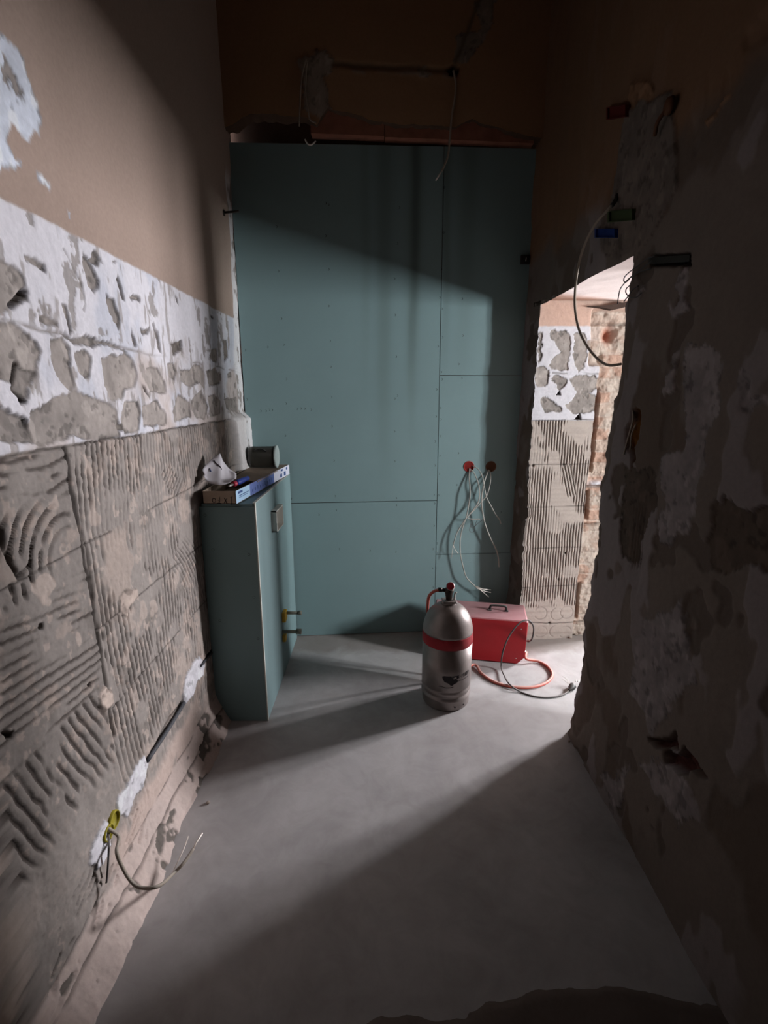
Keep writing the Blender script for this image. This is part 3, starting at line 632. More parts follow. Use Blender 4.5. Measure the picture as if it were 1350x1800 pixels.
for hz in (1.09, 0.83, 2.12, 0.1): g = np.exp(-((Vg-hz-0.01*m1)/0.009)**2); bo -= 0.02*g; bc *= (1-0.6*g*0.6)[..., None]
g = np.exp(-(np.hypot((Xw-1.385), (Vg-1.92)*0.6)/0.018)**2); bo -= 0.04*g
jc = mixc(jc, (0, 0, 0), bk)+bc*bk[..., None]; jo = jo*(1-bk)+bo*bk
Yj = Y0[None, :]+K*Ug-jo*np.minimum(Ug/0.02, 1)
Zj = np.repeat(zj[None, :], len(x_ax), 0)
far = (np.stack([Xj, Yj, Zj], -1), jc, None, False)
grid_obj('wall_right', [face, near, soff, far], M['wall'])

# ------------------------------------------------------------------ BACK WALL above the boards (plaster, chased cable runs) + backing
x_ax = axis((-0.90, 0.98, 0.009)); zb = axis((3.10, 4.0, 0.009))
Xg, Zg = np.meshgrid(x_ax, zb, indexing='ij')
n1 = fbm(Xg, Zg, 2, 4, 801); n2 = fbm(Xg, Zg, 9, 4, 802)
edge = np.interp(x_ax, [-0.87, -0.80, -0.72, -0.60, -0.42, -0.36, -0.30, -0.10, 0.02, 0.25, 0.42, 0.52, 0.62, 0.80, 0.93], [3.13, 3.17, 3.21, 3.215, 3.205, 3.17, 3.255, 3.215, 3.19, 3.195, 3.185, 3.225, 3.20, 3.17, 3.145])
edge = edge+0.012*fbm(x_ax, x_ax*0, 16, 4, 803)
t = (Zg-3.10)/0.90; Zb = edge[:, None]+(4.0-edge[:, None])*t
bo = 0.003*n1+0.002*n2; BW = np.array(srgb(152, 118, 90)); bc = np.ones(Xg.shape+(3,))*BW*(1+0.06*n1+0.03*n2)[..., None]
QQ = lambda *pts: [(lambda v: (v.x, v.z))(on_y(x, y, 3.22)) for x, y in pts]
GP = np.array(srgb(138, 126, 114))
apply_polys(Xg, Zb, bc, bo, [QQ((527, 110), (560, 98), (585, 100), (583, 128), (572, 140), (575, 175), (585, 200), (560, 205), (535, 198), (532, 150)), QQ((733, 122), (748, 118), (758, 138), (735, 138)), QQ((800, 70), (840, 60), (835, 0), (875, 0), (860, 60), (815, 120), (795, 118))], [GP*1.15, GP*1.1, GP*0.9], 0.003, warp=0.015, seed=811)
crack(Xg, Zb, bc, bo, QQ((588, 116), (640, 120), (735, 124), (790, 128)), w=0.014, d=0.006, c=np.array(srgb(104, 90, 70)), warp=0.01)
crack(Xg, Zb, bc, bo, QQ((588, 126), (640, 131), (735, 134), (790, 136)), w=0.010, d=-0.003, c=GP, warp=0.012, cut=0.45)
crack(Xg, Zb, bc, bo, QQ((797, 120), (815, 75), (842, 0)), w=0.012, d=0.006, c=np.array(srgb(96, 86, 68)), warp=0.01)
apply_polys(Xg, Zb, bc, bo, [QQ((783, 124), (795, 116), (806, 122), (800, 135), (788, 134))], np.array(srgb(38, 30, 22)), -0.03, warp=0.006, seed=821)
Yb = 3.20+K*Xg-bo
front = (np.stack([Xg, Yb, Zb], -1), bc, None, False)
# broken underside lip running back to the masonry
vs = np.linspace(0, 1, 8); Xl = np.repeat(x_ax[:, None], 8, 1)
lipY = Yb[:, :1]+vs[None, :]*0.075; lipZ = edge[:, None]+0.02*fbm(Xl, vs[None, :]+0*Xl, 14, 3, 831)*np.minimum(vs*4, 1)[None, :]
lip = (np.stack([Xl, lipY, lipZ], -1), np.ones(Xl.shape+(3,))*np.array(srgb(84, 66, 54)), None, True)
# masonry behind boards
x2 = axis((-0.92, 1.02, 0.02)); z2 = axis((-0.02, 4.0, 0.03)); X2, Z2 = np.meshgrid(x2, z2, indexing='ij')
back = (np.stack([X2, 3.335+K*X2+0.006*fbm(X2, Z2, 6, 3, 833), Z2], -1), np.ones(X2.shape+(3,))*np.array(srgb(86, 62, 50)), None, False)
grid_obj('wall_back', [front, lip, back], M['wall'])

# lintel beam visible as a reddish strip below the broken plaster
m = MB()
def slab(mb, x0, x1, ya, yb, z0, z1):
    mb.add([(x0, ya+K*x0, z0), (x1, ya+K*x1, z0), (x1, yb+K*x1, z0), (x0, yb+K*x0, z0), (x0, ya+K*x0, z1), (x1, ya+K*x1, z1), (x1, yb+K*x1, z1), (x0, yb+K*x0, z1)],
           [(0, 1, 2, 3), (4, 7, 6, 5), (0, 4, 5, 1), (1, 5, 6, 2), (2, 6, 7, 3), (3, 7, 4, 0)])
slab(m, -0.40, 0.018, 3.235, 3.30, 3.142, 3.27); slab(m, 0.022, 0.90, 3.235, 3.30, 3.138, 3.26)
o = m.build('lintel_beam', M['wood'], loc=(0, 3.26, 3.2)); tag(o, 'long brown lintel showing under broken plaster above the green boards', 'lintel')

# ------------------------------------------------------------------ floor, ceiling, remaining shell
def plain_box(name, x0, x1, y0, y1, z0, z1, m):
    o = MB().box(x0, x1, y0, y1, z0, z1).build(name, m); o['kind'] = 'structure'; return o
fm = bpy.data.materials.new('screed'); fm.use_nodes = True; nt = fm.node_tree; b = nt.nodes['Principled BSDF']
tc = nt.nodes.new('ShaderNodeTexCoord')
def nz(scale, detail=5, dist=0.0, rough=0.5):
    n = nt.nodes.new('ShaderNodeTexNoise'); n.inputs['Scale'].default_value = scale; n.inputs['Detail'].default_value = detail; n.inputs['Distortion'].default_value = dist; n.inputs['Roughness'].default_value = rough
    nt.links.new(tc.outputs['Object'], n.inputs['Vector']); return n.outputs['Fac']
cr = nt.nodes.new('ShaderNodeValToRGB'); nt.links.new(nz(2.3, 8, 0.6, 0.6), cr.inputs[0])
cr.color_ramp.elements[0].position = 0.30; cr.color_ramp.elements[0].color = (*srgb(158, 153, 152), 1)
cr.color_ramp.elements[1].position = 0.70; cr.color_ramp.elements[1].color = (*srgb(184, 179, 178), 1)
cr2 = nt.nodes.new('ShaderNodeValToRGB'); nt.links.new(nz(7, 6, 1.5, 0.65), cr2.inputs[0])
cr2.color_ramp.elements[0].position = 0.35; cr2.color_ramp.elements[0].color = (0.90, 0.89, 0.88, 1)
cr2.color_ramp.elements[1].position = 0.60; cr2.color_ramp.elements[1].color = (1, 1, 1, 1)
mx = nt.nodes.new('ShaderNodeMix'); mx.data_type = 'RGBA'; mx.blend_type = 'MULTIPLY'; mx.inputs[0].default_value = 1
nt.links.new(cr.outputs[0], mx.inputs[6]); nt.links.new(cr2.outputs[0], mx.inputs[7])
# dirtier strip along the back boards
sp = nt.nodes.new('ShaderNodeSeparateXYZ'); nt.links.new(tc.outputs['Object'], sp.inputs[0])
ad = nt.nodes.new('ShaderNodeMath'); ad.operation = 'MULTIPLY_ADD'; nt.links.new(nz(5, 5, 1.0), ad.inputs[0]); ad.inputs[1].default_value = 0.35; nt.links.new(sp.outputs[1], ad.inputs[2])
mr = nt.nodes.new('ShaderNodeMapRange'); mr.inputs['From Min'].default_value = 3.14; mr.inputs['From Max'].default_value = 3.24; mr.inputs['To Max'].default_value = 0.55
nt.links.new(ad.outputs[0], mr.inputs['Value'])
mx2 = nt.nodes.new('ShaderNodeMix'); mx2.data_type = 'RGBA'; nt.links.new(mr.outputs[0], mx2.inputs[0]); nt.links.new(mx.outputs[2], mx2.inputs[6]); mx2.inputs[7].default_value = (*srgb(120, 108, 98), 1)
nt.links.new(mx2.outputs[2], b.inputs['Base Color']); b.inputs['Roughness'].default_value = 0.62; b.inputs['Specular IOR Level'].default_value = 0.3
bp = nt.nodes.new('ShaderNodeBump'); bp.inputs['Strength'].default_value = 0.25; bp.inputs['Distance'].default_value = 0.004
nt.links.new(nz(9, 8, 0.8, 0.6), bp.inputs['Height']); nt.links.new(bp.outputs[0], b.inputs['Normal'])
plain_box('floor', -1.0, SX+0.15, -0.8, 4.7, -0.1, 0.0, fm)
M['ceil'] = mat('dark_ceiling', srgb(130, 108, 88), rough=0.95, noise=0.05, nscale=3)
plain_box('ceiling', -1.0, SX+0.15, -0.8, 4.7, 4.0, 4.1, M['ceil'])
plain_box('wall_front', -0.95, 1.6, -0.80, -0.70, -0.02, 4.0, M['dim'])
x_ax = axis((-0.15, 0.99, 0.01)); yv = axis((0.2, 1.14, 0.01)); X2, Y2 = np.meshgrid(x_ax, yv, indexing='ij')
ed = 0.975+0.09*np.exp(-((X2-0.62)/0.28)**2)+0.035*fbm(X2, Y2, 7, 4, 901)-0.5*np.clip(-X2, 0, 1)
hh = sm(0.03, -0.01, Y2-ed)*(0.016+0.006*fbm(X2, Y2, 12, 4, 903))-0.004
cc = np.ones(X2.shape+(3,))*np.array(srgb(104, 92, 86))*(1+0.15*fbm(X2, Y2, 8, 4, 905))[..., None]
grid_obj('trim_1', [(np.stack([X2, Y2, hh], -1), cc, None, False)], M['wall'])
# side room seen only through its light: plain walls and two window openings in the outer wall
plain_box('wall_side_north', 1.62, SX+0.15, 4.55, 4.7, 0, 4.0, M['plain'])
plain_box('wall_side_south', 1.62, SX+0.15, -0.8, -0.65, 0, 4.0, M['plain'])
m = MB()
cuts = [(-0.8, WIN_B[0]), (WIN_B[1], WIN_A[0]), (WIN_A[1], 4.7)]
for a_, b_ in cuts: m.box(SX, SX+0.15, a_, b_, 0, 4.0)
for w_ in (WIN_A, WIN_B): m.box(SX, SX+0.15, w_[0], w_[1], 0, w_[2]); m.box(SX, SX+0.15, w_[0], w_[1], w_[3], 4.0)
o = m.build('wall_side_east', M['plain']); o['kind'] = 'structure'
m = MB()
m.box(1.60, 1.64, -0.8, 2.14, 0, 4.0); m.box(1.60, 1.64, 2.14, 3.22, 2.25, 4.0); m.box(1.60, 1.64, 3.22, 4.7, 0, 4.0)
o = m.build('wall_side_west', M['plain']); o['kind'] = 'structure'
for i, w_ in enumerate((WIN_A, WIN_B)):
    m = MB(); y0, y1, z0, z1 = w_
    m.box(SX, SX+0.06, y0, y0+0.04, z0, z1); m.box(SX, SX+0.06, y1-0.04, y1, z0, z1); m.box(SX, SX+0.06, y0, y1, z0, z0+0.04); m.box(SX, SX+0.06, y0, y1, z1-0.04, z1)
    m.box(SX, SX+0.06, (y0+y1)/2-0.03, (y0+y1)/2+0.03, z0, z1)
    o = m.build('window_%d' % (i+1), M['white']); o['kind'] = 'structure'

# ------------------------------------------------------------------ plasterboard sheets
def seam_x(z): return 0.372+0.02*(1-z/3.1)
XL, XR = -0.872, 0.935
sheets = [('tall green plasterboard sheet filling the left of the back wall', [(XL, 0.984), (seam_x(.98)-.002, 0.988), (seam_x(3.1)-.002, 3.118), (XL, 3.095)]),
 ('low green plasterboard sheet between the boxed-in corner and the gas bottle', [(XL, 0.005), (seam_x(0)-.002, 0.005), (seam_x(.98)-.002, 0.983), (XL, 0.979)]),
 ('narrow green plasterboard sheet at top right of the back wall', [(seam_x(1.8)+.002, 1.820), (XR, 1.820), (XR, 3.124), (seam_x(3.1)+.002, 3.118)]),
 ('narrow green plasterboard sheet holding the two round outlet boxes', [(seam_x(.6)+.002, 0.595), (XR, 0.595), (XR, 1.816), (seam_x(1.8)+.002, 1.816)]),
 ('small green plasterboard sheet behind the red heater', [(seam_x(0)+.002, 0.005), (XR, 0.005), (XR, 0.591), (seam_x(.6)+.002, 0.591)])]
screw_px = [(400+x/3.375, 480+y/3.375) for x, y in [(598,195),(606,402),(610,557),(614,736),(617,909),(629,1113),(638,1323),(988,33),(993,249),(999,496),(990,745),(1006,727),(988,940),(989,1117),(1000,1335),(318,270),(331,425),(348,629),(345,774),(341,965),(103,457),(113,750),(195,818),(226,818),(246,812),(263,812),(412,806),(433,804),(456,805),(494,810),(1257,145),(1270,212),(1273,381),(1266,587),(1271,630),(1262,801),(1264,868),(1262,967),(1257,1084),(1254,1191),(1250,1319),(1247,435),(1238,690),(1235,851),(1230,999),(1229,1142),(1222,1316),(1226,1367),(642,1407),(1000,1378),(138,963),(376,1338)]]
screw_px += [(380+x/2.328, 80+y/2.328) for x, y in [(447,645),(447,779),(459,916),(246,741),(253,923),(748,663),(740,809),(933,580),(930,765),(920,915)]]
screw_px += [(740+x/6, 760+y/6) for x, y in [(393,220),(374,555),(351,857),(168,1170),(167,1272),(151,1432),(124,1230),(134,986),(118,1435),(122,1635)]]
screw_px += [(812, 525), (813, 590), (811, 665), (650, 968), (596, 965), (695, 970), (560, 905), (880, 900), (806, 640), (577, 300+60), (470, 610)]
scr = MB(); scr.lathe([(0.0074, -0.0012), (0.0068, 0.0003), (0.003, -0.0006)], n=10, axis=(0, -1, 0)); scr_me = None
pts3 = [on_y(x, y, D_PANEL) for x, y in screw_px]
def inside(pt, poly):
    c = False; n = len(poly)
    for i in range(n):
        a, b_ = poly[i], poly[(i+1) % n]
        if (a[1] > pt[1]) != (b_[1] > pt[1]) and pt[0] < a[0]+(pt[1]-a[1])*(b_[0]-a[0])/(b_[1]-a[1]): c = not c
    return c
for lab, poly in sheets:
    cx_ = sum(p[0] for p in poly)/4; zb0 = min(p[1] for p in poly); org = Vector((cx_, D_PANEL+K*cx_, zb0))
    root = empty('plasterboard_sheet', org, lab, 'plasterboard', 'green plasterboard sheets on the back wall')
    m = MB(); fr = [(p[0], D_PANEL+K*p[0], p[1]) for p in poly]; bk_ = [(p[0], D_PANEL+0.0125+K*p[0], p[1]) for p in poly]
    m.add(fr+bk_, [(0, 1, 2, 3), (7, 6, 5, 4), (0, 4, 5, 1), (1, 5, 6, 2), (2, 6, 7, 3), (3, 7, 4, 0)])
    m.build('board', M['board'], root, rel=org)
    for p in pts3:
        if inside((p.x, p.z), poly):
            if scr_me is None: so = scr.build('screw', M['screw'], root); scr_me = so.data
            else: so = link(bpy.data.objects.new('screw', scr_me), root)
            so.location = Vector((p.x, D_PANEL+K*p.x, p.z))-org

# ------------------------------------------------------------------ cistern boxing in the left corner
BX0, BX1, BY0, BY1, BH = -0.842, -0.603, 2.285, 3.198, 1.185
org = Vector(((BX0+BX1)/2, (BY0+BY1)/2, 0)); root = empty('cistern_boxing', org, 'slim green plasterboard casing in left corner with cardboard box on top', 'boxing')
MB().box(BX0-0.03, BX1-0.0050, BY0-0.0055, BY0+0.007, 0.002, BH-0.0125).build('front_panel', M['board'], root, rel=org)
T = 0.0125; hy0, hy1, hz0, hz1 = 2.60, 2.78, 0.955, 1.075    # flush plate opening
m = MB(); m.box(BX1-T, BX1, BY0+0.0072, BY1, 0.002, hz0); m.box(BX1-T, BX1, BY0+0.0072, BY1, hz1, BH+0.004); m.box(BX1-T, BX1, BY0+0.0072, hy0, hz0, hz1); m.box(BX1-T, BX1, hy1, BY1, hz0, hz1)
m.build('side_panel', M['board'], root, rel=org)
m = MB(); m.box(BX1-0.0045, BX1+0.001, BY0-0.006, BY0+0.0071, 0.002, BH+0.004); m.box(BX1-T, BX1+0.0005, BY0-0.004, BY1, BH+0.0041, BH+0.006)
m.build('cut_edge', M['boardcore'], root, rel=org)['label'] = 'pale gypsum edge'
MB().box(BX0-0.02, BX1-T-0.001, BY0, BY1, BH-T, BH).build('top_panel', M['board'], root, rel=org)
m = MB(); x0, x1 = BX1-0.02, BX1+0.030; t_ = 0.006
m.box(x0, x1, hy0, hy0+t_, hz0, hz1); m.box(x0, x1, hy1-t_, hy1, hz0, hz1); m.box(x0, x1, hy0, hy1, hz0, hz0+t_); m.box(x0, x1, hy0, hy1, hz1-t_, hz1); m.box(x0, x0+0.004, hy0, hy1, hz0, hz1)
fo = m.build('flush_frame', M['white'], root, rel=org); fo['label'] = 'white flush plate shaft'
for p in ((373, 0.30), (440, 0.25)): pass
for px, py in ((375, 966), (438, 974), (447, 1049), (454, 1122), (387, 1090), (361, 905)):
    v = on_y(px, py, BY0, 0.0); so = link(bpy.data.objects.new('screw', scr_me), root); so.location = Vector((v.x, BY0-0.0055, v.z))-org
c1 = on_x(497, 1083, BX1); c2 = on_x(497, 1112, BX1)
f1 = MB().box(BX1, BX1+0.022, c1.y-0.03, c1.y+0.035, c1.z-0.03, c1.z+0.032, 0.003).build('pipe_guard', M['yellow'], root, rel=org); f1['label'] = 'yellow pipe guard'
MB().tube([(BX1, c1.y+0.015, c1.z+0.015), (BX1+0.10, c1.y+0.012, c1.z+0.016)], 0.010, smooth=False).cyl((BX1+0.095, c1.y+0.012, c1.z+0.016), (BX1+0.115, c1.y+0.012, c1.z+0.016), 0.013).build('supply_pipe', M['pipe'], root, rel=org)
f2 = MB().box(BX1, BX1+0.020, c2.y-0.02, c2.y+0.02, c2.z-0.055, c2.z-0.01, 0.003).build('pipe_guard', M['yellow'], root, rel=org); f2['label'] = 'yellow pipe guard'
MB().tube([(BX1, c2.y-0.01, c2.z+0.01), (BX1+0.115, c2.y-0.005, c2.z+0.01)], 0.011, smooth=False).cyl((BX1+0.085, c2.y-0.005, c2.z+0.01), (BX1+0.115, c2.y-0.005, c2.z+0.01), 0.017).build('supply_pipe', M['pipe'], root, rel=org)

# ---- open cardboard box lying on the casing
TZ = BH+0.0062
cz0, cz1 = TZ, TZ+0.062
org = Vector((-0.72, 2.75, TZ)); root = empty('cardboard_box', org, 'flattened open cardboard box with blue printed side on the green casing', 'box')
bx0, bx1, by0, by1 = -0.842, -0.684, 2.255, 3.165
# side along the room tapers with the sheet metal: slightly skewed like the photo
sk = lambda y: bx1+(y-by0)*0.092
m = MB(); t_ = 0.004
m.box(bx0, bx1, by0, by0+t_, cz0, cz1); m.box(bx0, bx0+t_, by0, by1, cz0, cz1)
m.add([(bx0, by0, cz0), (bx1, by0, cz0), (sk(by1), by1, cz0), (bx0, by1, cz0), (bx0, by0, cz0+t_), (bx1, by0, cz0+t_), (sk(by1), by1, cz0+t_), (bx0, by1, cz0+t_)], [(0, 1, 2, 3), (4, 7, 6, 5), (0, 4, 5, 1), (1, 5, 6, 2), (2, 6, 7, 3), (3, 7, 4, 0)])
m.add([(bx1-t_, by0, cz0), (sk(by1)-t_, by1, cz0), (sk(by1), by1, cz0), (bx1, by0, cz0), (bx1-t_, by0, cz1), (sk(by1)-t_, by1, cz1), (sk(by1), by1, cz1), (bx1, by0, cz1)], [(0, 1, 2, 3), (4, 7, 6, 5), (0, 4, 5, 1), (1, 5, 6, 2), (2, 6, 7, 3), (3, 7, 4, 0)])
m.box(bx0, sk(by1), by1-t_, by1, cz0, cz1)
m.build('carton', M['card'], root, rel=org)
# inner flap folded over the far two thirds
m = MB(); m.add([(bx0+.02, 2.62, cz1-.006), (sk(2.62)-.002, 2.55, cz1-.004), (sk(3.16)-.002, 3.16, cz1), (bx0+.02, 3.16, cz1+.002), (bx0+.02, 2.62, cz1-.010), (sk(2.62)-.002, 2.55, cz1-.008), (sk(3.16)-.002, 3.16, cz1-.004), (bx0+.02, 3.16, cz1-.002)], [(0, 1, 2, 3), (4, 7, 6, 5), (0, 4, 5, 1), (1, 5, 6, 2), (2, 6, 7, 3), (3, 7, 4, 0)])
m.build('flap', M['card'], root, rel=org)
def side_patch(ya, yb, za, zb_, lift, m_, name, lab=None):
    q = MB().add([(sk(ya)+lift, ya, za), (sk(yb)+lift, yb, za), (sk(yb)+lift, yb, zb_), (sk(ya)+lift, ya, zb_)], [(0, 1, 2, 3)])
    o = q.build(name, m_, root, rel=org)
    if lab: o['label'] = lab
    return o
side_patch(by0+0.002, 2.44, cz0+.002, cz1, 0.0006, M['label_light'], 'label', 'pale blue end of the printed side')
side_patch(2.44, 2.84, cz0+.001, cz1, 0.0006, M['label_blue'], 'label', 'blue printed strip')
side_patch(2.84, by1, cz0+.001, cz1, 0.0006, M['label_white'], 'label', 'white printed strip')
blocks = [(2.28, 2.34, .043, .054), (2.29, 2.42, .030, .034), (2.29, 2.40, .022, .0245)]+[(2.47+k*0.04, 2.484+k*0.04, .016, .03+.004*(k % 3)) for k in range(9)]+[(2.96, 3.0, .01, .03), (3.04, 3.08, .008, .034), (2.98, 3.02, .044, .056), (3.09, 3.12, .04, .055)]
for a_, b_, z_a, z_b in blocks: side_patch(a_, b_, cz0+z_a, cz0+z_b, 0.0012, M['inkblue'], 'print')
# handwriting 1 x 70, upside down on the short end
m = MB()
def stroke(pts, r=0.0013):
    P_ = [on_y(350+x/16.875, 820+y/16.875, by0-0.001, 0.0) for x, y in pts]; m.tube(P_, r, n=6, step=3)
stroke([(955, 905), (955, 1000), (962, 1160)]); stroke([(925, 925), (960, 905), (998, 890)], 0.001)
stroke([(740, 930), (780, 1000), (820, 1090)]); stroke([(825, 935), (780, 1010), (738, 1090)])
stroke([(600, 905), (605, 980), (592, 1085)]); stroke([(520, 1105), (560, 1085), (610, 1085), (665, 1105)]); stroke([(560, 1000), (620, 1040)], 0.0009)
stroke([(390, 1000), (400, 960), (450, 948), (485, 975), (490, 1030), (460, 1065), (420, 1065), (392, 1030), (390, 1000)])
m.build('handwriting', M['ink'], root, rel=org)

# ---- curled white paper
org = Vector((-0.80, 2.36, cz1)); m = MB(); vs = []; nv = 7
cA = [(356, 826, 2.30), (363, 815, 2.34), (374, 805, 2.38), (387, 797, 2.42), (392, 810, 2.44), (402, 823, 2.44), (415, 832, 2.42)]
cB = [(358, 836, 2.28), (363, 845, 2.275), (371, 850, 2.275), (383, 852, 2.28), (394, 852, 2.29), (404, 848, 2.31), (413, 841, 2.34)]
def crv(c_, t):
    k = t*(len(c_)-1); a_ = min(int(k), len(c_)-2); f = k-a_; p, q = c_[a_], c_[a_+1]; return on_y(p[0]*(1-f)+q[0]*f, p[1]*(1-f)+q[1]*f, p[2]*(1-f)+q[2]*f, 0)
nu = 19
for i in range(nu):
    A_, B_ = crv(cA, i/(nu-1)), crv(cB, i/(nu-1))
    for j in range(nv):
        t = j/(nv-1); p = A_.lerp(B_, t); p.z -= 0.010*math.sin(math.pi*t); p.y += 0.012*math.sin(math.pi*t); vs.append(p)
fs = [(i*nv+j, (i+1)*nv+j, (i+1)*nv+j+1, i*nv+j+1) for i in range(nu-1) for j in range(nv-1)]
m.add(vs, fs, True); o = m.build('paper_sheet', M['paper'], loc=org); md = o.modifiers.new('thick', 'SOLIDIFY'); md.thickness = 0.0012
o_paper = o
def pp_(t, u):
    A_, B_ = crv(cA, t), crv(cB, t); p = A_.lerp(B_, u); p.z -= 0.010*math.sin(math.pi*u); p.y += 0.012*math.sin(math.pi*u)-0.0025; return p
MB().tube([pp_(0.36, 0.10), pp_(0.42, 0.25), pp_(0.49, 0.36), pp_(0.56, 0.42)], 0.0026, n=6).build('printed_mark', M['ink'], o_paper, rel=org)
MB().tube([pp_(0.24, 0.28), pp_(0.28, 0.45)], 0.0022, n=6, smooth=False).build('printed_mark', M['inkblue'], o_paper, rel=org)
tag(o, 'curled white printed paper sheet leaning against the rough wall on the box', 'paper')
m = MB()
# ---- screwdriver-like tool with blue handle
hp0 = Vector((-0.762, 2.40, cz1+0.012)); hp1 = Vector((-0.60, 2.58, cz1+0.020))
hp0 = on_y(402, 857, 2.36, 0); hp0 = Vector((hp0.x, hp0.y, cz1+0.004)); hp1 = Vector((hp0.x+0.045, hp0.y+0.19, cz1+0.014))
d = (hp1-hp0).normalized(); L_ = (hp1-hp0).length
root = empty('putty_tool', hp0, 'hand tool with blue handle and red collar lying in the cardboard box', 'tool')
MB().lathe([(0.004, 0), (0.0055, 0.01), (0.0055, 0.045)], hp0, 14, d).build('shaft', M['steel'], root, rel=hp0)
MB().lathe([(0.009, 0.040), (0.0135, 0.046), (0.0145, 0.060), (0.0135, 0.066)], hp0, 20, d).build('collar', M['redp'], root, rel=hp0)
MB().lathe([(0.0130, 0.066), (0.0150, 0.09), (0.0150, 0.13), (0.0120, 0.165), (0.0130, 0.19), (0.007, 0.20)], hp0, 20, d).build('handle', M['bluep'], root, rel=hp0)
# ---- dark tub lying on its side at the back of the box
a_ = on_y(432, 795, 3.06, 0); b_ = on_y(490, 795, 3.02, 0)
tz = cz1+0.066; A = Vector((-0.815, 3.03, tz+0.003)); Bv = Vector((-0.655, 3.03, tz+0.003)); d = (Bv-A).normalized(); L_ = (Bv-A).length
root = empty('plastic_tub', Vector((-0.735, 3.03, cz1)), 'dark olive plastic tub with grey lid lying on its side in the corner', 'tub')
o_ = Vector((-0.735, 3.03, cz1))
MB().lathe([(0.050, 0), (0.060, 0.004), (0.0625, 0.02), (0.064, 0.03), (0.062, 0.034), (0.064, L_*0.9), (0.066, L_)], A, 36, d).build('body', M['tub'], root, rel=o_)
MB().lathe([(0.069, 0), (0.069, 0.010), (0.063, 0.012), (0.062, 0.009)], Bv, 36, d).build('lid', M['lid'], root, rel=o_)
m = MB(); hs = []
for i in range(9):
    t = i/8; hs.append(A+d*(0.045+0.07*t)+Vector((0, -0.052+(-0.010)*math.sin(math.pi*t), 0.038+0.016*math.sin(math.pi*t))))
m.tube(hs, 0.004).build('grip', M['blackp'], root, rel=o_)

# ------------------------------------------------------------------ gas bottle
gc = Vector((0.369, 2.485, 0)); R_ = 0.1375
root = empty('gas_bottle', gc, 'dusty silver gas bottle with red band standing in front of the red heater', 'gas bottle')
prof = [(0.118, 0.0), (0.128, 0.002), (0.132, 0.010), (0.134, 0.050), (0.136, 0.056), (0.1385, 0.066), (0.1290, 0.074), (0.1285, 0.084), (0.1360, 0.094), (R_, 0.102), (R_, 0.112), (R_-0.0060, 0.118), (R_, 0.124), (R_, 0.375)]
dome = [(R_, 0.425)]
for i in range(1, 15):
    a_ = math.pi/2*i/15; dome.append((R_*math.cos(a_)**0.85, 0.425+0.165*math.sin(a_)))
dome.append((0.028, 0.5895))
MB().lathe(prof, n=72).build('lower_shell', M['alu'], root)
MB().lathe([(R_+0.0004, 0.371), (R_+0.0012, 0.373), (R_+0.0012, 0.429), (R_+0.0004, 0.431)], n=72).build('band', M['redband'], root)['label'] = 'red painted band'
MB().lathe(dome, n=72).build('upper_shell', M['alu'], root)
m = MB(); m.lathe([(0.040, 0.586), (0.040, 0.594), (0.034, 0.600), (0.020, 0.602)], n=32); m.box(-0.036, 0.042, -0.034, 0.034, 0.594, 0.606, 0.003); m.build('collar', M['alu'], root)
for ang in (-75, -50, 160, 20):
    hd = MB(); a_ = math.radians(ang); hd.lathe([(0.0045, 0.0), (0.0045, 0.0025)], (0.1325*math.cos(a_), 0.1325*math.sin(a_), 0.028), 14, (math.cos(a_), math.sin(a_), 0)); hd.build('vent_hole', M['ink'], root)
m = MB(); m.lathe([(0.012, 0.604), (0.016, 0.61), (0.020, 0.64), (0.026, 0.655), (0.026, 0.668), (0.014, 0.676)], n=24); m.cyl((0, 0, 0.655), (-0.045, -0.006, 0.668), 0.010); m.cyl((-0.040, -0.006, 0.666), (-0.058, -0.010, 0.668), 0.014, 6)
v_ = m.build('valve', M['darkmetal'], root)
m = MB(); m.tube([(0.030, -0.002, 0.604), (0.032, -0.004, 0.640), (0.040, -0.004, 0.652)], 0.005); m.build('bracket', M['steel'], v_)
m = MB(); kc = Vector((0.004, -0.022, 0.692)); ka = Vector((-0.15, -0.85, 0.5))
m.lathe([(0.016, 0), (0.0215, 0.003), (0.0215, 0.012), (0.018, 0.015), (0.006, 0.013)], kc, 10, ka); m.build('knob', M['redband'], v_)
m = MB(); m.lathe([(0.008, -0.035), (0.010, -0.02), (0.020, -0.004), (0.0235, 0.001), (0.0235, 0.006), (0.0205, 0.010)], kc, 20, ka, caps=False); m.build('knob_skirt', M['steel'], v_)
# printed emblem and lettering on the shell
def on_bottle(px, py, lift=0.0008):
    r = _ray(px, py); o0 = Vector((0, 0, EYE))-gc; rx, ry = r[0], r[1]; A_ = rx*rx+ry*ry; B_ = 2*(o0.x*rx+o0.y*ry); C_ = o0.x**2+o0.y**2-(R_+lift)**2
    disc = B_*B_-4*A_*C_
    t = (-B_-math.sqrt(max(disc, 0)))/(2*A_); return Vector((o0.x+rx*t, o0.y+ry*t, o0.z+r[2]*t))
em = [(500,400),(560,385),(640,400),(700,395),(740,425),(790,395),(850,380),(900,365),(905,430),(840,470),(880,480),(860,540),(790,580),(740,620),(700,610),(640,560),(560,530),(520,470)]
m = MB(); pts = [on_bottle(740+x/13.5, 1160+y/13.5, 0.0016) for x, y in em]; cpt = on_bottle(740+690/13.5, 1160+480/13.5, 0.0022)
m.add(pts+[cpt], [(i, (i+1) % len(pts), len(pts)) for i in range(len(pts))]); m.build('emblem', M['ink'], root)
m = MB()
def bs(pts, r=0.0012): m.tube([on_bottle(740+x/13.5, 1160+y/13.5, 0.0005) for x, y in pts], r, n=6, step=3, smooth=False)
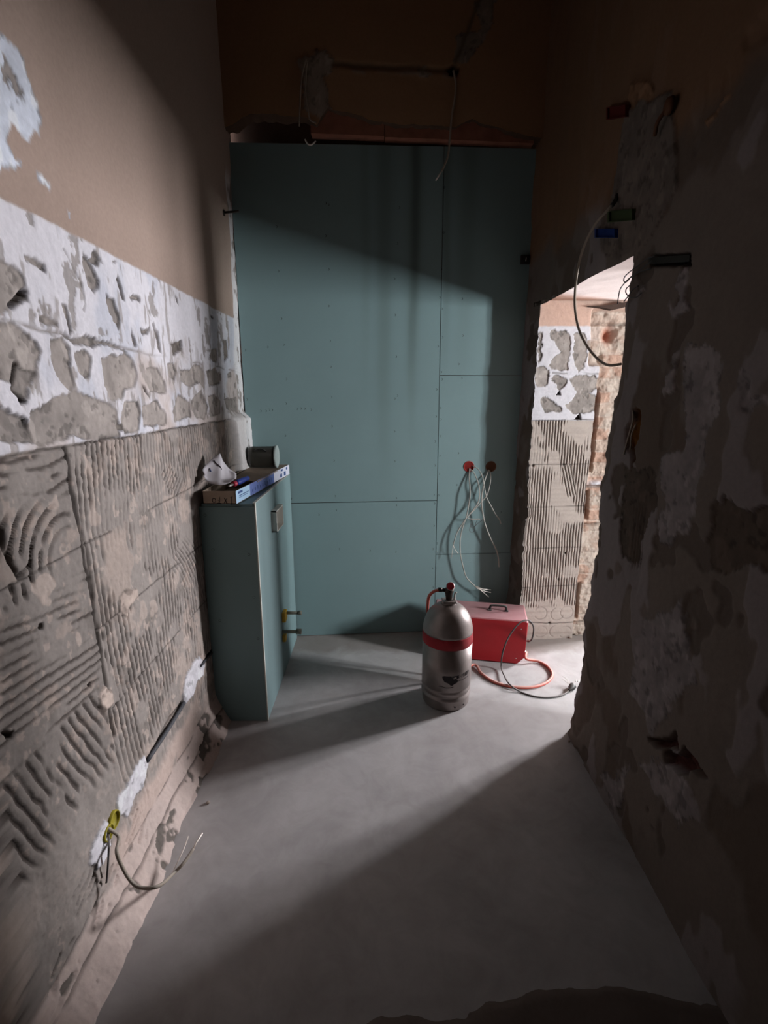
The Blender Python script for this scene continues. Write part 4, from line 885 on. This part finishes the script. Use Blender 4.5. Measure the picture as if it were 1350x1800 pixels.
for x0, y0 in ((925, 350), (975, 335), (1015, 310), (1050, 290), (1085, 262), (1112, 240)):
    bs([(x0, y0+85), (x0, y0)], 0.0016); bs([(x0, y0), (x0+22, y0+10)], 0.0013); bs([(x0, y0+42), (x0+20, y0+40)], 0.0013)
bs([(860, 510), (930, 490), (1000, 460), (1060, 420), (1110, 380)], 0.0012); bs([(420, 625), (500, 640), (600, 672), (700, 668), (770, 645)], 0.0013)
m.build('lettering', M['ink'], root)

# ------------------------------------------------------------------ red gas heater
h_fr = on_z(902, 1171); h_fl = on_z(829, 1164); dirn = (h_fr-h_fl).normalized(); rz = math.atan2(dirn.y, dirn.x)
top_fr = on_z(929, 1093, 0.305)
HZ = 0.305; clear = 0.0
tbl = on_z(767, 1046, HZ); tbr = on_z(916, 1063, HZ)
ex = Vector((math.cos(rz), math.sin(rz), 0)); ey = Vector((-math.sin(rz), math.cos(rz), 0))
depth = (tbr-top_fr).dot(ey); Lh = (top_fr-tbl).dot(ex)
depth = max(0.20, min(depth, 0.32)); Lh = max(0.45, min(Lh, 0.60))
ho = top_fr.copy(); ho.z = 0; ho -= ex*Lh                       # front-left foot
root = empty('gas_heater', ho, 'red box-shaped gas heater with black top handle behind the gas bottle', 'heater', rz=rz)
ch = 0.055
out = [(0, 0.0), (Lh-ch*0.55, 0.0), (Lh-0.012, ch), (Lh, 0.16), (Lh, HZ-0.012), (Lh-0.012, HZ), (0.012, HZ), (0, HZ-0.012)]
out = [(0, 0.012), (0.0, 0.012), (Lh-ch*0.9, 0.004), (Lh-0.008, ch), (Lh, HZ-0.010), (Lh-0.010, HZ), (0.010, HZ), (0, HZ-0.010)][1:]
m = MB(); b_ = 0.006; n_ = len(out)
ring = lambda ins, y: [(min(max(p[0], ins), Lh-ins) if True else 0, y, min(max(p[1], 0.004+ins), HZ-ins)) for p in out]
rings = [ring(b_, 0), ring(0, b_), ring(0, depth-b_), ring(b_, depth)]
vs = [v for r_ in rings for v in r_]; fs = [tuple(range(n_)), tuple(range(4*n_-1, 3*n_-1, -1))]
for j in range(3): fs += [(j*n_+i, j*n_+(i+1) % n_, (j+1)*n_+(i+1) % n_, (j+1)*n_+i) for i in range(n_)]
m.add(vs, fs); m.build('casing', M['heater'], root)
# handle on top
hl = Lh-0.235; m = MB()
hy = depth*0.52
m.tube([(hl, hy, HZ), (hl+0.004, hy, HZ+0.026), (hl+0.018, hy, HZ+0.035), (hl+0.09, hy, HZ+0.035), (hl+0.104, hy, HZ+0.026), (hl+0.108, hy, HZ)], 0.0075, n=12)
m.box(hl-0.012, hl+0.012, hy-0.012, hy+0.012, HZ, HZ+0.006, 0.001); m.box(hl+0.096, hl+0.120, hy-0.012, hy+0.012, HZ, HZ+0.006, 0.001)
m.build('handle', M['blackp'], root)
m = MB(); m.cyl((Lh-0.028, depth*0.35, 0.045), (Lh+0.010, depth*0.35, 0.045), 0.010, 8); m.build('gas_inlet', M['steel'], root)
for x_, z_ in ((Lh-0.06, 0.045), (Lh-0.04, 0.25), (Lh-0.36, 0.045)): MB().lathe([(0.004, -0.001), (0.003, 0.0015)], (x_, 0, z_), 8, (0, -1, 0)).build('rivet', M['steel'], root)
# fan end grille on the hidden left end
m = MB()
for k in range(6): m.box(-0.003, 0.0, 0.03+k*0.035, 0.045+k*0.035 if 0.045+k*0.035 < depth-0.02 else depth-0.02, 0.06, 0.25)
m.build('grille', M['blackp'], root)

# hose: bottle valve -> floor loop -> heater
inlet = Matrix.Rotation(rz, 3, 'Z') @ Vector((Lh+0.012, depth*0.35, 0.045))+ho
hz_ = 0.009
P_ = [gc+Vector((-0.056, -0.010, 0.668)), gc+Vector((-0.085, 0.0, 0.652)), gc+Vector((-0.105, 0.045, 0.60)), gc+Vector((-0.105, 0.10, 0.50)), gc+Vector((-0.07, 0.165, 0.34)), gc+Vector((0.0, 0.19, 0.13)), gc+Vector((0.085, 0.20, 0.030)),
      on_z(833, 1168, 0.02), on_z(846, 1183, hz_), on_z(868, 1198, hz_), on_z(900, 1207, hz_), on_z(935, 1208, hz_), on_z(960, 1200, hz_), on_z(971, 1187, hz_), on_z(963, 1172, hz_), on_z(945, 1162, 0.012), on_z(925, 1158, 0.03), inlet]
o = MB().tube(P_[:4], 0.0085, n=12).tube(P_[3:], 0.0085, n=12).build('gas_hose', M['hose'], loc=tuple(on_z(900, 1207, 0)))
tag(o, 'orange-red gas hose looping on floor from the silver bottle to the heater', 'hose')
# power cord of the heater with plug
hr = Matrix.Rotation(rz, 3, 'Z') @ Vector((Lh, 0.10, 0.12))+ho
yf = 2.80
cordp = [hr, on_y(934, 1125, yf+0.03, 0), on_y(938, 1104, yf, 0), on_y(930, 1091, yf-0.015, 0), on_y(915, 1094, yf-0.03, 0), on_y(897, 1115, yf-0.05, 0), on_y(885, 1142, yf-0.07, 0), on_z(881, 1170, 0.03), on_z(887, 1189, 0.020), on_z(897, 1204, 0.0235), on_z(915, 1216, 0.006), on_z(940, 1224, 0.005), on_z(965, 1226, 0.005), on_z(988, 1222, 0.006), on_z(1000, 1214, 0.010)]
org = on_z(940, 1224, 0); root = empty('power_cord', org, 'grey-black power cord looping over the red heater to a plug by the doorway', 'cord')
MB().tube(cordp, 0.0048, n=10, step=8).build('cord', M['cord'], root, rel=org)
pa = on_z(1000, 1214, 0.012); pb = on_z(1012, 1200, 0.022); dd = (pb-pa).normalized()
m = MB(); m.lathe([(0.007, 0), (0.010, 0.02), (0.018, 0.03), (0.020, 0.055), (0.018, 0.06)], pa, 16, dd); pl = m.build('plug', M['blackp'], root, rel=org)
m = MB()
for sg in (-1, 1):
    s0 = pb+dd*0.008+Vector((sg*0.007, 0, 0.002)); m.cyl(s0, s0+dd*0.022, 0.0024, 8)
m.build('pin', M['steel'], pl, rel=org)
wl = MB(); c0 = on_z(1004, 1205, 0.02); wl.tube([c0, c0+Vector((-0.012, 0.045, 0.014)), c0+Vector((-0.03, 0.065, 0.02)), c0+Vector((-0.035, 0.05, 0.014)), c0+Vector((-0.012, 0.015, 0.004)), c0], 0.0012, n=6); wl.build('wire_tie', M['white'], root, rel=org)

# ------------------------------------------------------------------ outlet boxes and cables on the boards
def panel(px, py, lift=0.0):
    v = on_y(px, py, D_PANEL-lift); return v
def outlet(px, py, m_, lab):
    c = panel(px, py); root = empty('outlet_box', c, lab, 'outlet box', 'round outlet boxes in the boards')
    ax = Vector((K, -1, 0)).normalized()
    MB().lathe([(0.034, -0.0005), (0.037, 0.0005), (0.037, 0.003), (0.033, 0.0035), (0.031, 0.002), (0.031, 0.0008)], c, 32, ax).build('rim', m_, root, rel=c)
    b2 = MB().lathe([(0.031, 0.0008), (0.010, 0.0006), (0.001, 0.0006)], c, 24, ax).build('well', m_, root, rel=c)
    return c
oc1 = outlet(824, 820, M['redbox'], 'left round outlet box, bright red, in the green board')
oc2 = outlet(863, 820, M['brownbox'], 'right round outlet box, dull brown, in the green board')
def cab6(name, pts, r, m_, lab, lift0=0.004, lift=0.05, ends=None, group='loose cables hanging from the outlet boxes'):
    P_ = []
    for i, (x, y) in enumerate(pts):
        l = lift0 if i == 0 else lift*min(1, i/2.0); P_.append(panel(740+x/6.0, 760+y/6.0, l))
    root = empty(name, P_[0], lab, 'cable', group)
    MB().tube(P_, r, n=8, step=6).build('sheath', m_, root, rel=P_[0])
    if ends:
        e = MB()
        for q in ends: e.tube([P_[-1]]+[panel(740+x/6.0, 760+y/6.0, lift) for x, y in q], 0.0022, n=6, smooth=False)
        e.build('wire_end', M['copper'], root, rel=P_[0])['label'] = 'stripped white wire ends'
cab6('outlet_cable', [(512, 380), (508, 500), (518, 640), (500, 780), (478, 890), (440, 1000), (415, 1120), (415, 1270), (440, 1400), (480, 1530), (565, 1618)], 0.0042, M['greycable'], 'longest grey cable from the red outlet box, ending above the heater', ends=[[(650, 1680), (712, 1735)], [(650, 1670), (738, 1690)], [(660, 1655), (738, 1662)], [(600, 1650), (700, 1655)]])
cab6('outlet_cable', [(520, 390), (560, 430), (605, 540), (618, 650), (600, 740), (540, 830), (485, 895), (440, 960), (380, 1060), (340, 1185)], 0.0038, M['greycable'], 'grey cable bowing left from the red outlet box to a short split end', ends=[[(362, 1245), (395, 1280)], [(330, 1270), (322, 1320)]])
cab6('outlet_cable', [(545, 355), (600, 385), (645, 460), (665, 560), (690, 680), (740, 780), (790, 870), (825, 915), (842, 965)], 0.0036, M['greycable'], 'grey cable crossing right from the red outlet box below the brown one')
cab6('outlet_cable', [(715, 395), (680, 480), (655, 580), (640, 700), (650, 840), (680, 980), (735, 1120), (790, 1230), (815, 1320), (822, 1420)], 0.0046, M['greycable'], 'thick grey cable hanging straight down from the brown outlet box')
cab6('outlet_cable', [(725, 400), (735, 470), (722, 575), (690, 670), (640, 730), (560, 820), (490, 898), (540, 915), (620, 915)], 0.0036, M['greycable'], 'grey cable slanting left from the brown outlet box into the tangle')
cab6('outlet_cable', [(500, 905), (540, 940), (510, 1030), (555, 1050), (590, 930), (650, 920), (600, 960), (540, 1010), (520, 960)], 0.0016, M['cord'], 'thin dark wire tangle tied between the hanging grey cables', lift0=0.02, group='loose cables hanging from the outlet boxes')
# small black box high on the right board
c = panel(922, 457); root = empty('sensor_box', c, 'small black box high on the right green board', 'box')
MB().box(c.x-0.028, c.x+0.030, c.y-0.020, c.y-0.002, c.z-0.028, c.z+0.026, 0.004).build('housing', M['blackp'], root, rel=c)
MB().tube([c+Vector((0.002, -0.022, -0.012)), c+Vector((0.004, -0.022, 0.008))], 0.0025, n=6, smooth=False).build('clip', M['white'], root, rel=c)

# hanging cables on the back wall above the boards
def bcab(pts, r, m_, lab, tip=None, D_=3.185):
    P_ = [on_y(x, y, D_) for x, y in pts]; root = empty('ceiling_cable', P_[0], lab, 'cable', 'cables hanging above the green boards')
    MB().tube(P_, r, n=8).build('sheath', m_, root, rel=P_[0])
    if tip: MB().tube([P_[-1]]+[on_y(x, y, D_) for x, y in tip], r*0.8, n=6, smooth=False).build('wire_end', M['copper'], root, rel=P_[0])['label'] = 'pale bared tip'
bcab([(539, 106), (533, 122), (529, 150), (527, 190), (526, 222)], 0.0042, M['browncable'], 'left dark cable hanging beside the grey plaster patch')
bcab([(540, 108), (538, 130), (537, 165), (541, 190), (545, 210), (556, 216)], 0.0042, M['browncable'], 'second dark cable curling behind the broken plaster edge')
bcab([(797, 124), (801, 145), (800, 170), (794, 205), (791, 240), (787, 275), (777, 300)], 0.006, M['browncable'], 'thick cable hanging from the dark hole down over the green board', tip=[(766, 317)])
bcab([(536, 245), (541, 253), (548, 254), (555, 248)], 0.004, M['white'], 'short white cable end peeping out over the top of green board', D_=3.19)

# nail in the left corner
v = on_x(394, 374, LX+0.005); o = MB().cyl((v.x-0.02, v.y, v.z), (v.x+0.085, v.y-0.01, v.z+0.004), 0.006).cyl((v.x-0.004, v.y, v.z), (v.x+0.002, v.y, v.z), 0.016).build('iron_spike', M['darkmetal'], loc=v)
tag(o, 'black iron spike sticking out of the left corner plaster', 'spike')

# ------------------------------------------------------------------ left wall: chase conduits and the low cable box
v0 = on_x(322, 1238, LX); v1 = on_x(261, 1334, LX)
o = MB().tube([Vector((LX-0.001, v0.y+.01, v0.z)), Vector((LX+0.002, (v0.y+v1.y)/2, (v0.z+v1.z)/2)), Vector((LX-0.001, v1.y-.01, v1.z))], 0.009, n=12).build('conduit', M['conduit'], loc=v0)
tag(o, 'grey conduit length sunk in the left wall between white filler patches', 'conduit')
v0 = on_x(398, 1118, LX); v1 = on_x(354, 1170, LX)
o = MB().tube([Vector((LX-0.004, v0.y, v0.z)), Vector((LX-0.004, v1.y, v1.z))], 0.008, n=10, smooth=False).build('conduit', M['conduit'], loc=v0)
tag(o, 'dark conduit stub in the left wall beside the green casing', 'conduit')
def wall_box(px, py, lab, r=0.030):
    c = on_x(px, py, LX); root = empty('junction_box', c, lab, 'junction box', 'olive junction boxes low on the left wall')
    MB().lathe([(r, -0.02), (r, 0.006), (r-0.003, 0.008), (r-0.004, 0.004), (r-0.005, -0.001), (0.002, -0.001)], c, 24, (1, 0, 0)).build('cup', M['olive'], root, rel=c); return c
c1 = wall_box(199, 1442, 'upper olive-yellow junction box low on the left wall'); c2 = wall_box(189, 1464, 'lower olive-yellow junction box low on the left wall', 0.026)
P_ = [Vector((c2.x, c2.y, c2.z+.02)), Vector((c2.x+0.03, c2.y+0.005, c2.z-0.02)), on_x(205, 1498, LX+0.05), on_x(217, 1528, LX+0.06), on_x(233, 1552, LX+0.085), on_x(252, 1561, LX+0.12), on_x(280, 1557, LX+0.165), on_z(302, 1538, 0.055), on_z(322, 1518, 0.06), on_z(340, 1492, 0.07)]
root = empty('floor_cable', P_[0], 'grey cable curving from the lower olive box out over the floor', 'cable')
MB().tube(P_, 0.0055, n=10).build('sheath', M['browncable'], root, rel=P_[0])
MB().tube([P_[-1], on_z(344, 1483, 0.075), on_z(356, 1464, 0.09)], 0.003, n=6, smooth=False).tube([P_[-3], on_z(324, 1490, 0.07), on_z(331, 1470, 0.08)], 0.0022, n=6, smooth=False).build('wire_end', M['copper'], root, rel=P_[0])['label'] = 'bared bright wire ends'
o = MB().tube([Vector((c2.x+.004, c2.y, c2.z)), on_x(191, 1495, LX+0.02), on_x(189, 1530, LX+0.012), on_x(187, 1552, LX+0.01)], 0.003, n=8).build('thin_cable', M['cord'], loc=c2)
tag(o, 'short thin dark cable hanging straight down from the lower olive box', 'cable')

# ------------------------------------------------------------------ right wall: boxes and cables
def rbox(px, py, hw, hh, m_, lab, slope=0.0):
    c = on_x(px, py, RX-0.006); root = empty('junction_box', c, lab, 'junction box')
    P_ = [on_x(px+sx*hw, py+sy*hh+slope*sx*hw, RX) for sx, sy in ((-1, -1), (1, -1), (1, 1), (-1, 1))]
    fr = [Vector((RX-0.016, p.y, p.z)) for p in P_]; bk_ = [Vector((RX+0.01, p.y, p.z)) for p in P_]; cc_ = sum(fr, Vector())/4
    inn = [cc_+(p-cc_)*0.86 for p in fr]; pit = [p+Vector((0.010, 0, 0)) for p in inn]; m = MB()
    vs = fr+bk_+inn+pit; fs = [(12, 13, 14, 15), (4, 7, 6, 5)]
    for k in range(4):
        n_ = (k+1) % 4; fs += [(k, n_, 4+n_, 4+k), (k, 8+k, 8+n_, n_), (8+k, 12+k, 12+n_, 8+n_)]
    m.add(vs, fs).build('housing', m_, root, rel=c); return root, c
rbox(1069, 410, 18, 8, M['bluebox'], 'blue recessed junction box on the dark right wall above the doorway')
rbox(1089, 197, 17, 11, M['brick_red'], 'dark red junction box high on the right wall', -0.15)
rbox(1096, 379, 22, 10, M['greenbox'], 'dark green junction box beside the blue one above the doorway', -0.1)
c = on_x(1178, 186, RX-0.01); o = MB().lathe([(0.028, 0), (0.024, 0.012), (0.010, 0.014)], c, 16, (-1, 0, 0)).tube([c, c+Vector((-0.02, 0.03, -0.03)), c+Vector((-0.012, 0.06, -0.06))], 0.007).build('lamp_stub', M['brownbox'], loc=c)
tag(o, 'dark round fitting with cable stub at the top of the right wall', 'fitting')
# long cable arc in front of the doorway
ca = [on_x(1083, 347, RX-0.006), on_x(1072, 365, RX-0.04), on_x(1048, 392, RX-0.07), on_x(1030, 425, RX-0.085), on_x(1017, 465, RX-0.095), on_x(1011, 510, RX-0.10), on_x(1011, 545, RX-0.10), on_x(1018, 580, RX-0.09), on_x(1033, 610, RX-0.075), on_x(1052, 632, RX-0.05), on_x(1070, 642, RX-0.03), on_x(1092, 640, RX+0.0)]
root = empty('loose_cable', ca[0], 'long grey cable arcing down across the top of the doorway', 'cable')
MB().tube(ca, 0.0055, n=10).build('sheath', M['browncable'], root, rel=ca[0])
MB().tube([on_x(1085, 342, RX-0.002), on_x(1083, 350, RX-0.008), on_x(1076, 361, RX-0.034)], 0.009, n=10).build('cable_entry', M['blackp'], root, rel=ca[0])
# iron bar in the slot and loose thin wires at the head
s0 = on_x(1142, 459, RX); s1 = on_x(1214, 455, RX)
o = MB().add([(RX-0.004, s1.y, s1.z-0.008), (RX-0.004, s0.y, s0.z-0.010), (RX-0.004, s0.y, s0.z+0.012), (RX-0.004, s1.y, s1.z+0.012), (RX+0.03, s1.y, s1.z-0.008), (RX+0.03, s0.y, s0.z-0.010), (RX+0.03, s0.y, s0.z+0.012), (RX+0.03, s1.y, s1.z+0.012)], [(0, 1, 2, 3), (7, 6, 5, 4), (0, 4, 5, 1), (1, 5, 6, 2), (2, 6, 7, 3), (3, 7, 4, 0)]).build('iron_bar', M['darkmetal'], loc=s0)
tag(o, 'dark iron bar let into the right wall beside the doorway head', 'bar')
def thin(pts, lab, X=RX-0.015, r=0.0022):
    P_ = [on_x(1030+x/6.75, 420+y/6.75, X) for x, y in pts]; o = MB().tube(P_, r, n=6).build('thin_wire', M['cord'], loc=P_[0])
    tag(o, lab, 'wire', 'thin dark wires at the doorway head')
thin([(820, 200), (720, 240), (600, 330), (520, 390), (460, 450), (450, 500), (480, 510), (540, 450), (640, 370), (780, 260)], 'thin dark wire looping back at the top corner of the doorway')
thin([(770, 350), (640, 390), (560, 430), (480, 500), (410, 590), (385, 690), (375, 775)], 'thin dark wire bowing lowest across the pale doorway soffit', X=RX-0.010)
thin([(660, 640), (600, 690), (520, 690), (475, 640), (480, 590), (520, 550)], 'small thin wire loop on the near edge of the doorway', X=RX-0.012)
thin([(620, 560), (560, 600), (500, 680), (450, 745)], 'short thin wire slanting over the near doorway edge', X=RX-0.014)
# splintered dark wood at the top of the brickwork
e0 = on_y(1058, 541, D_JAMB-0.03); 
o = MB().prism([(e0.x-0.09, e0.z+0.008), (e0.x, e0.z), (e0.x+0.06, e0.z-0.012), (e0.x+0.14, e0.z+0.004), (e0.x+0.15, e0.z+0.035), (e0.x+0.06, e0.z+0.016), (e0.x-0.02, e0.z+0.010)], 'y', e0.y-0.01, e0.y+0.03).build('wood_splinter', M['darkwood'], loc=e0)
tag(o, 'dark splintered wooden wedge above the broken brickwork in the doorway', 'wood')
# foam-filled hole wires on right wall
h0 = on_x(1113, 735, RX+0.01); o = MB().tube([h0+Vector((0, 0.03, 0.05)), h0, on_x(1104, 770, RX+0.008), on_x(1096, 800, RX-0.004)], 0.0035, n=8).tube([on_x(1118, 745, RX+0.008), on_x(1110, 765, RX+0.004), on_x(1108, 790, RX+0.004)], 0.003, n=8).build('wire_bundle', M['browncable'], loc=h0)
tag(o, 'dusty wires in the chiselled brown hollow at the near doorway edge', 'wire')

# ------------------------------------------------------------------ crumbs of mortar along wall feet
def crumb_mesh(seed, s):
    rs = np.random.RandomState(seed); b = bmesh.new(); bmesh.ops.create_icosphere(b, subdivisions=2, radius=1)
    for v in b.verts:
        v.co *= 1+0.35*(rs.rand()-0.5); v.co.z *= 0.6
    me = bpy.data.meshes.new('mortar_crumb'); b.to_mesh(me); b.free(); me.materials.append(M['mortar']); return me
cm_ = [crumb_mesh(i, 1) for i in range(3)]
spots = [((1010, 1296), .014, 'by the near doorway corner'), ((1000, 1304), .008, 'just in front of near doorway corner'), ((283, 1434+40), .007, 'on floor near the low left cable'), ((366, 1412), .009, 'alone on the floor beside the left wall skirt'), ((930, 1128), .012, 'at the foot of the far doorway pier'), ((1002, 1122), .012, 'under the brickwork in the doorway'), ((1012, 1116), .016, 'larger one under the brickwork in the doorway')]
for i, ((x, y), s, lab) in enumerate(spots):
    v = on_z(x, y, 0); o = link(bpy.data.objects.new('mortar_crumb', cm_[i % 3])); o.scale = (s, s*0.9, s); o.location = (v.x, v.y, s*0.5); o.rotation_euler = (0, 0, i*1.3)
    tag(o, 'small mortar crumb '+lab, 'rubble', 'mortar crumbs on the floor')
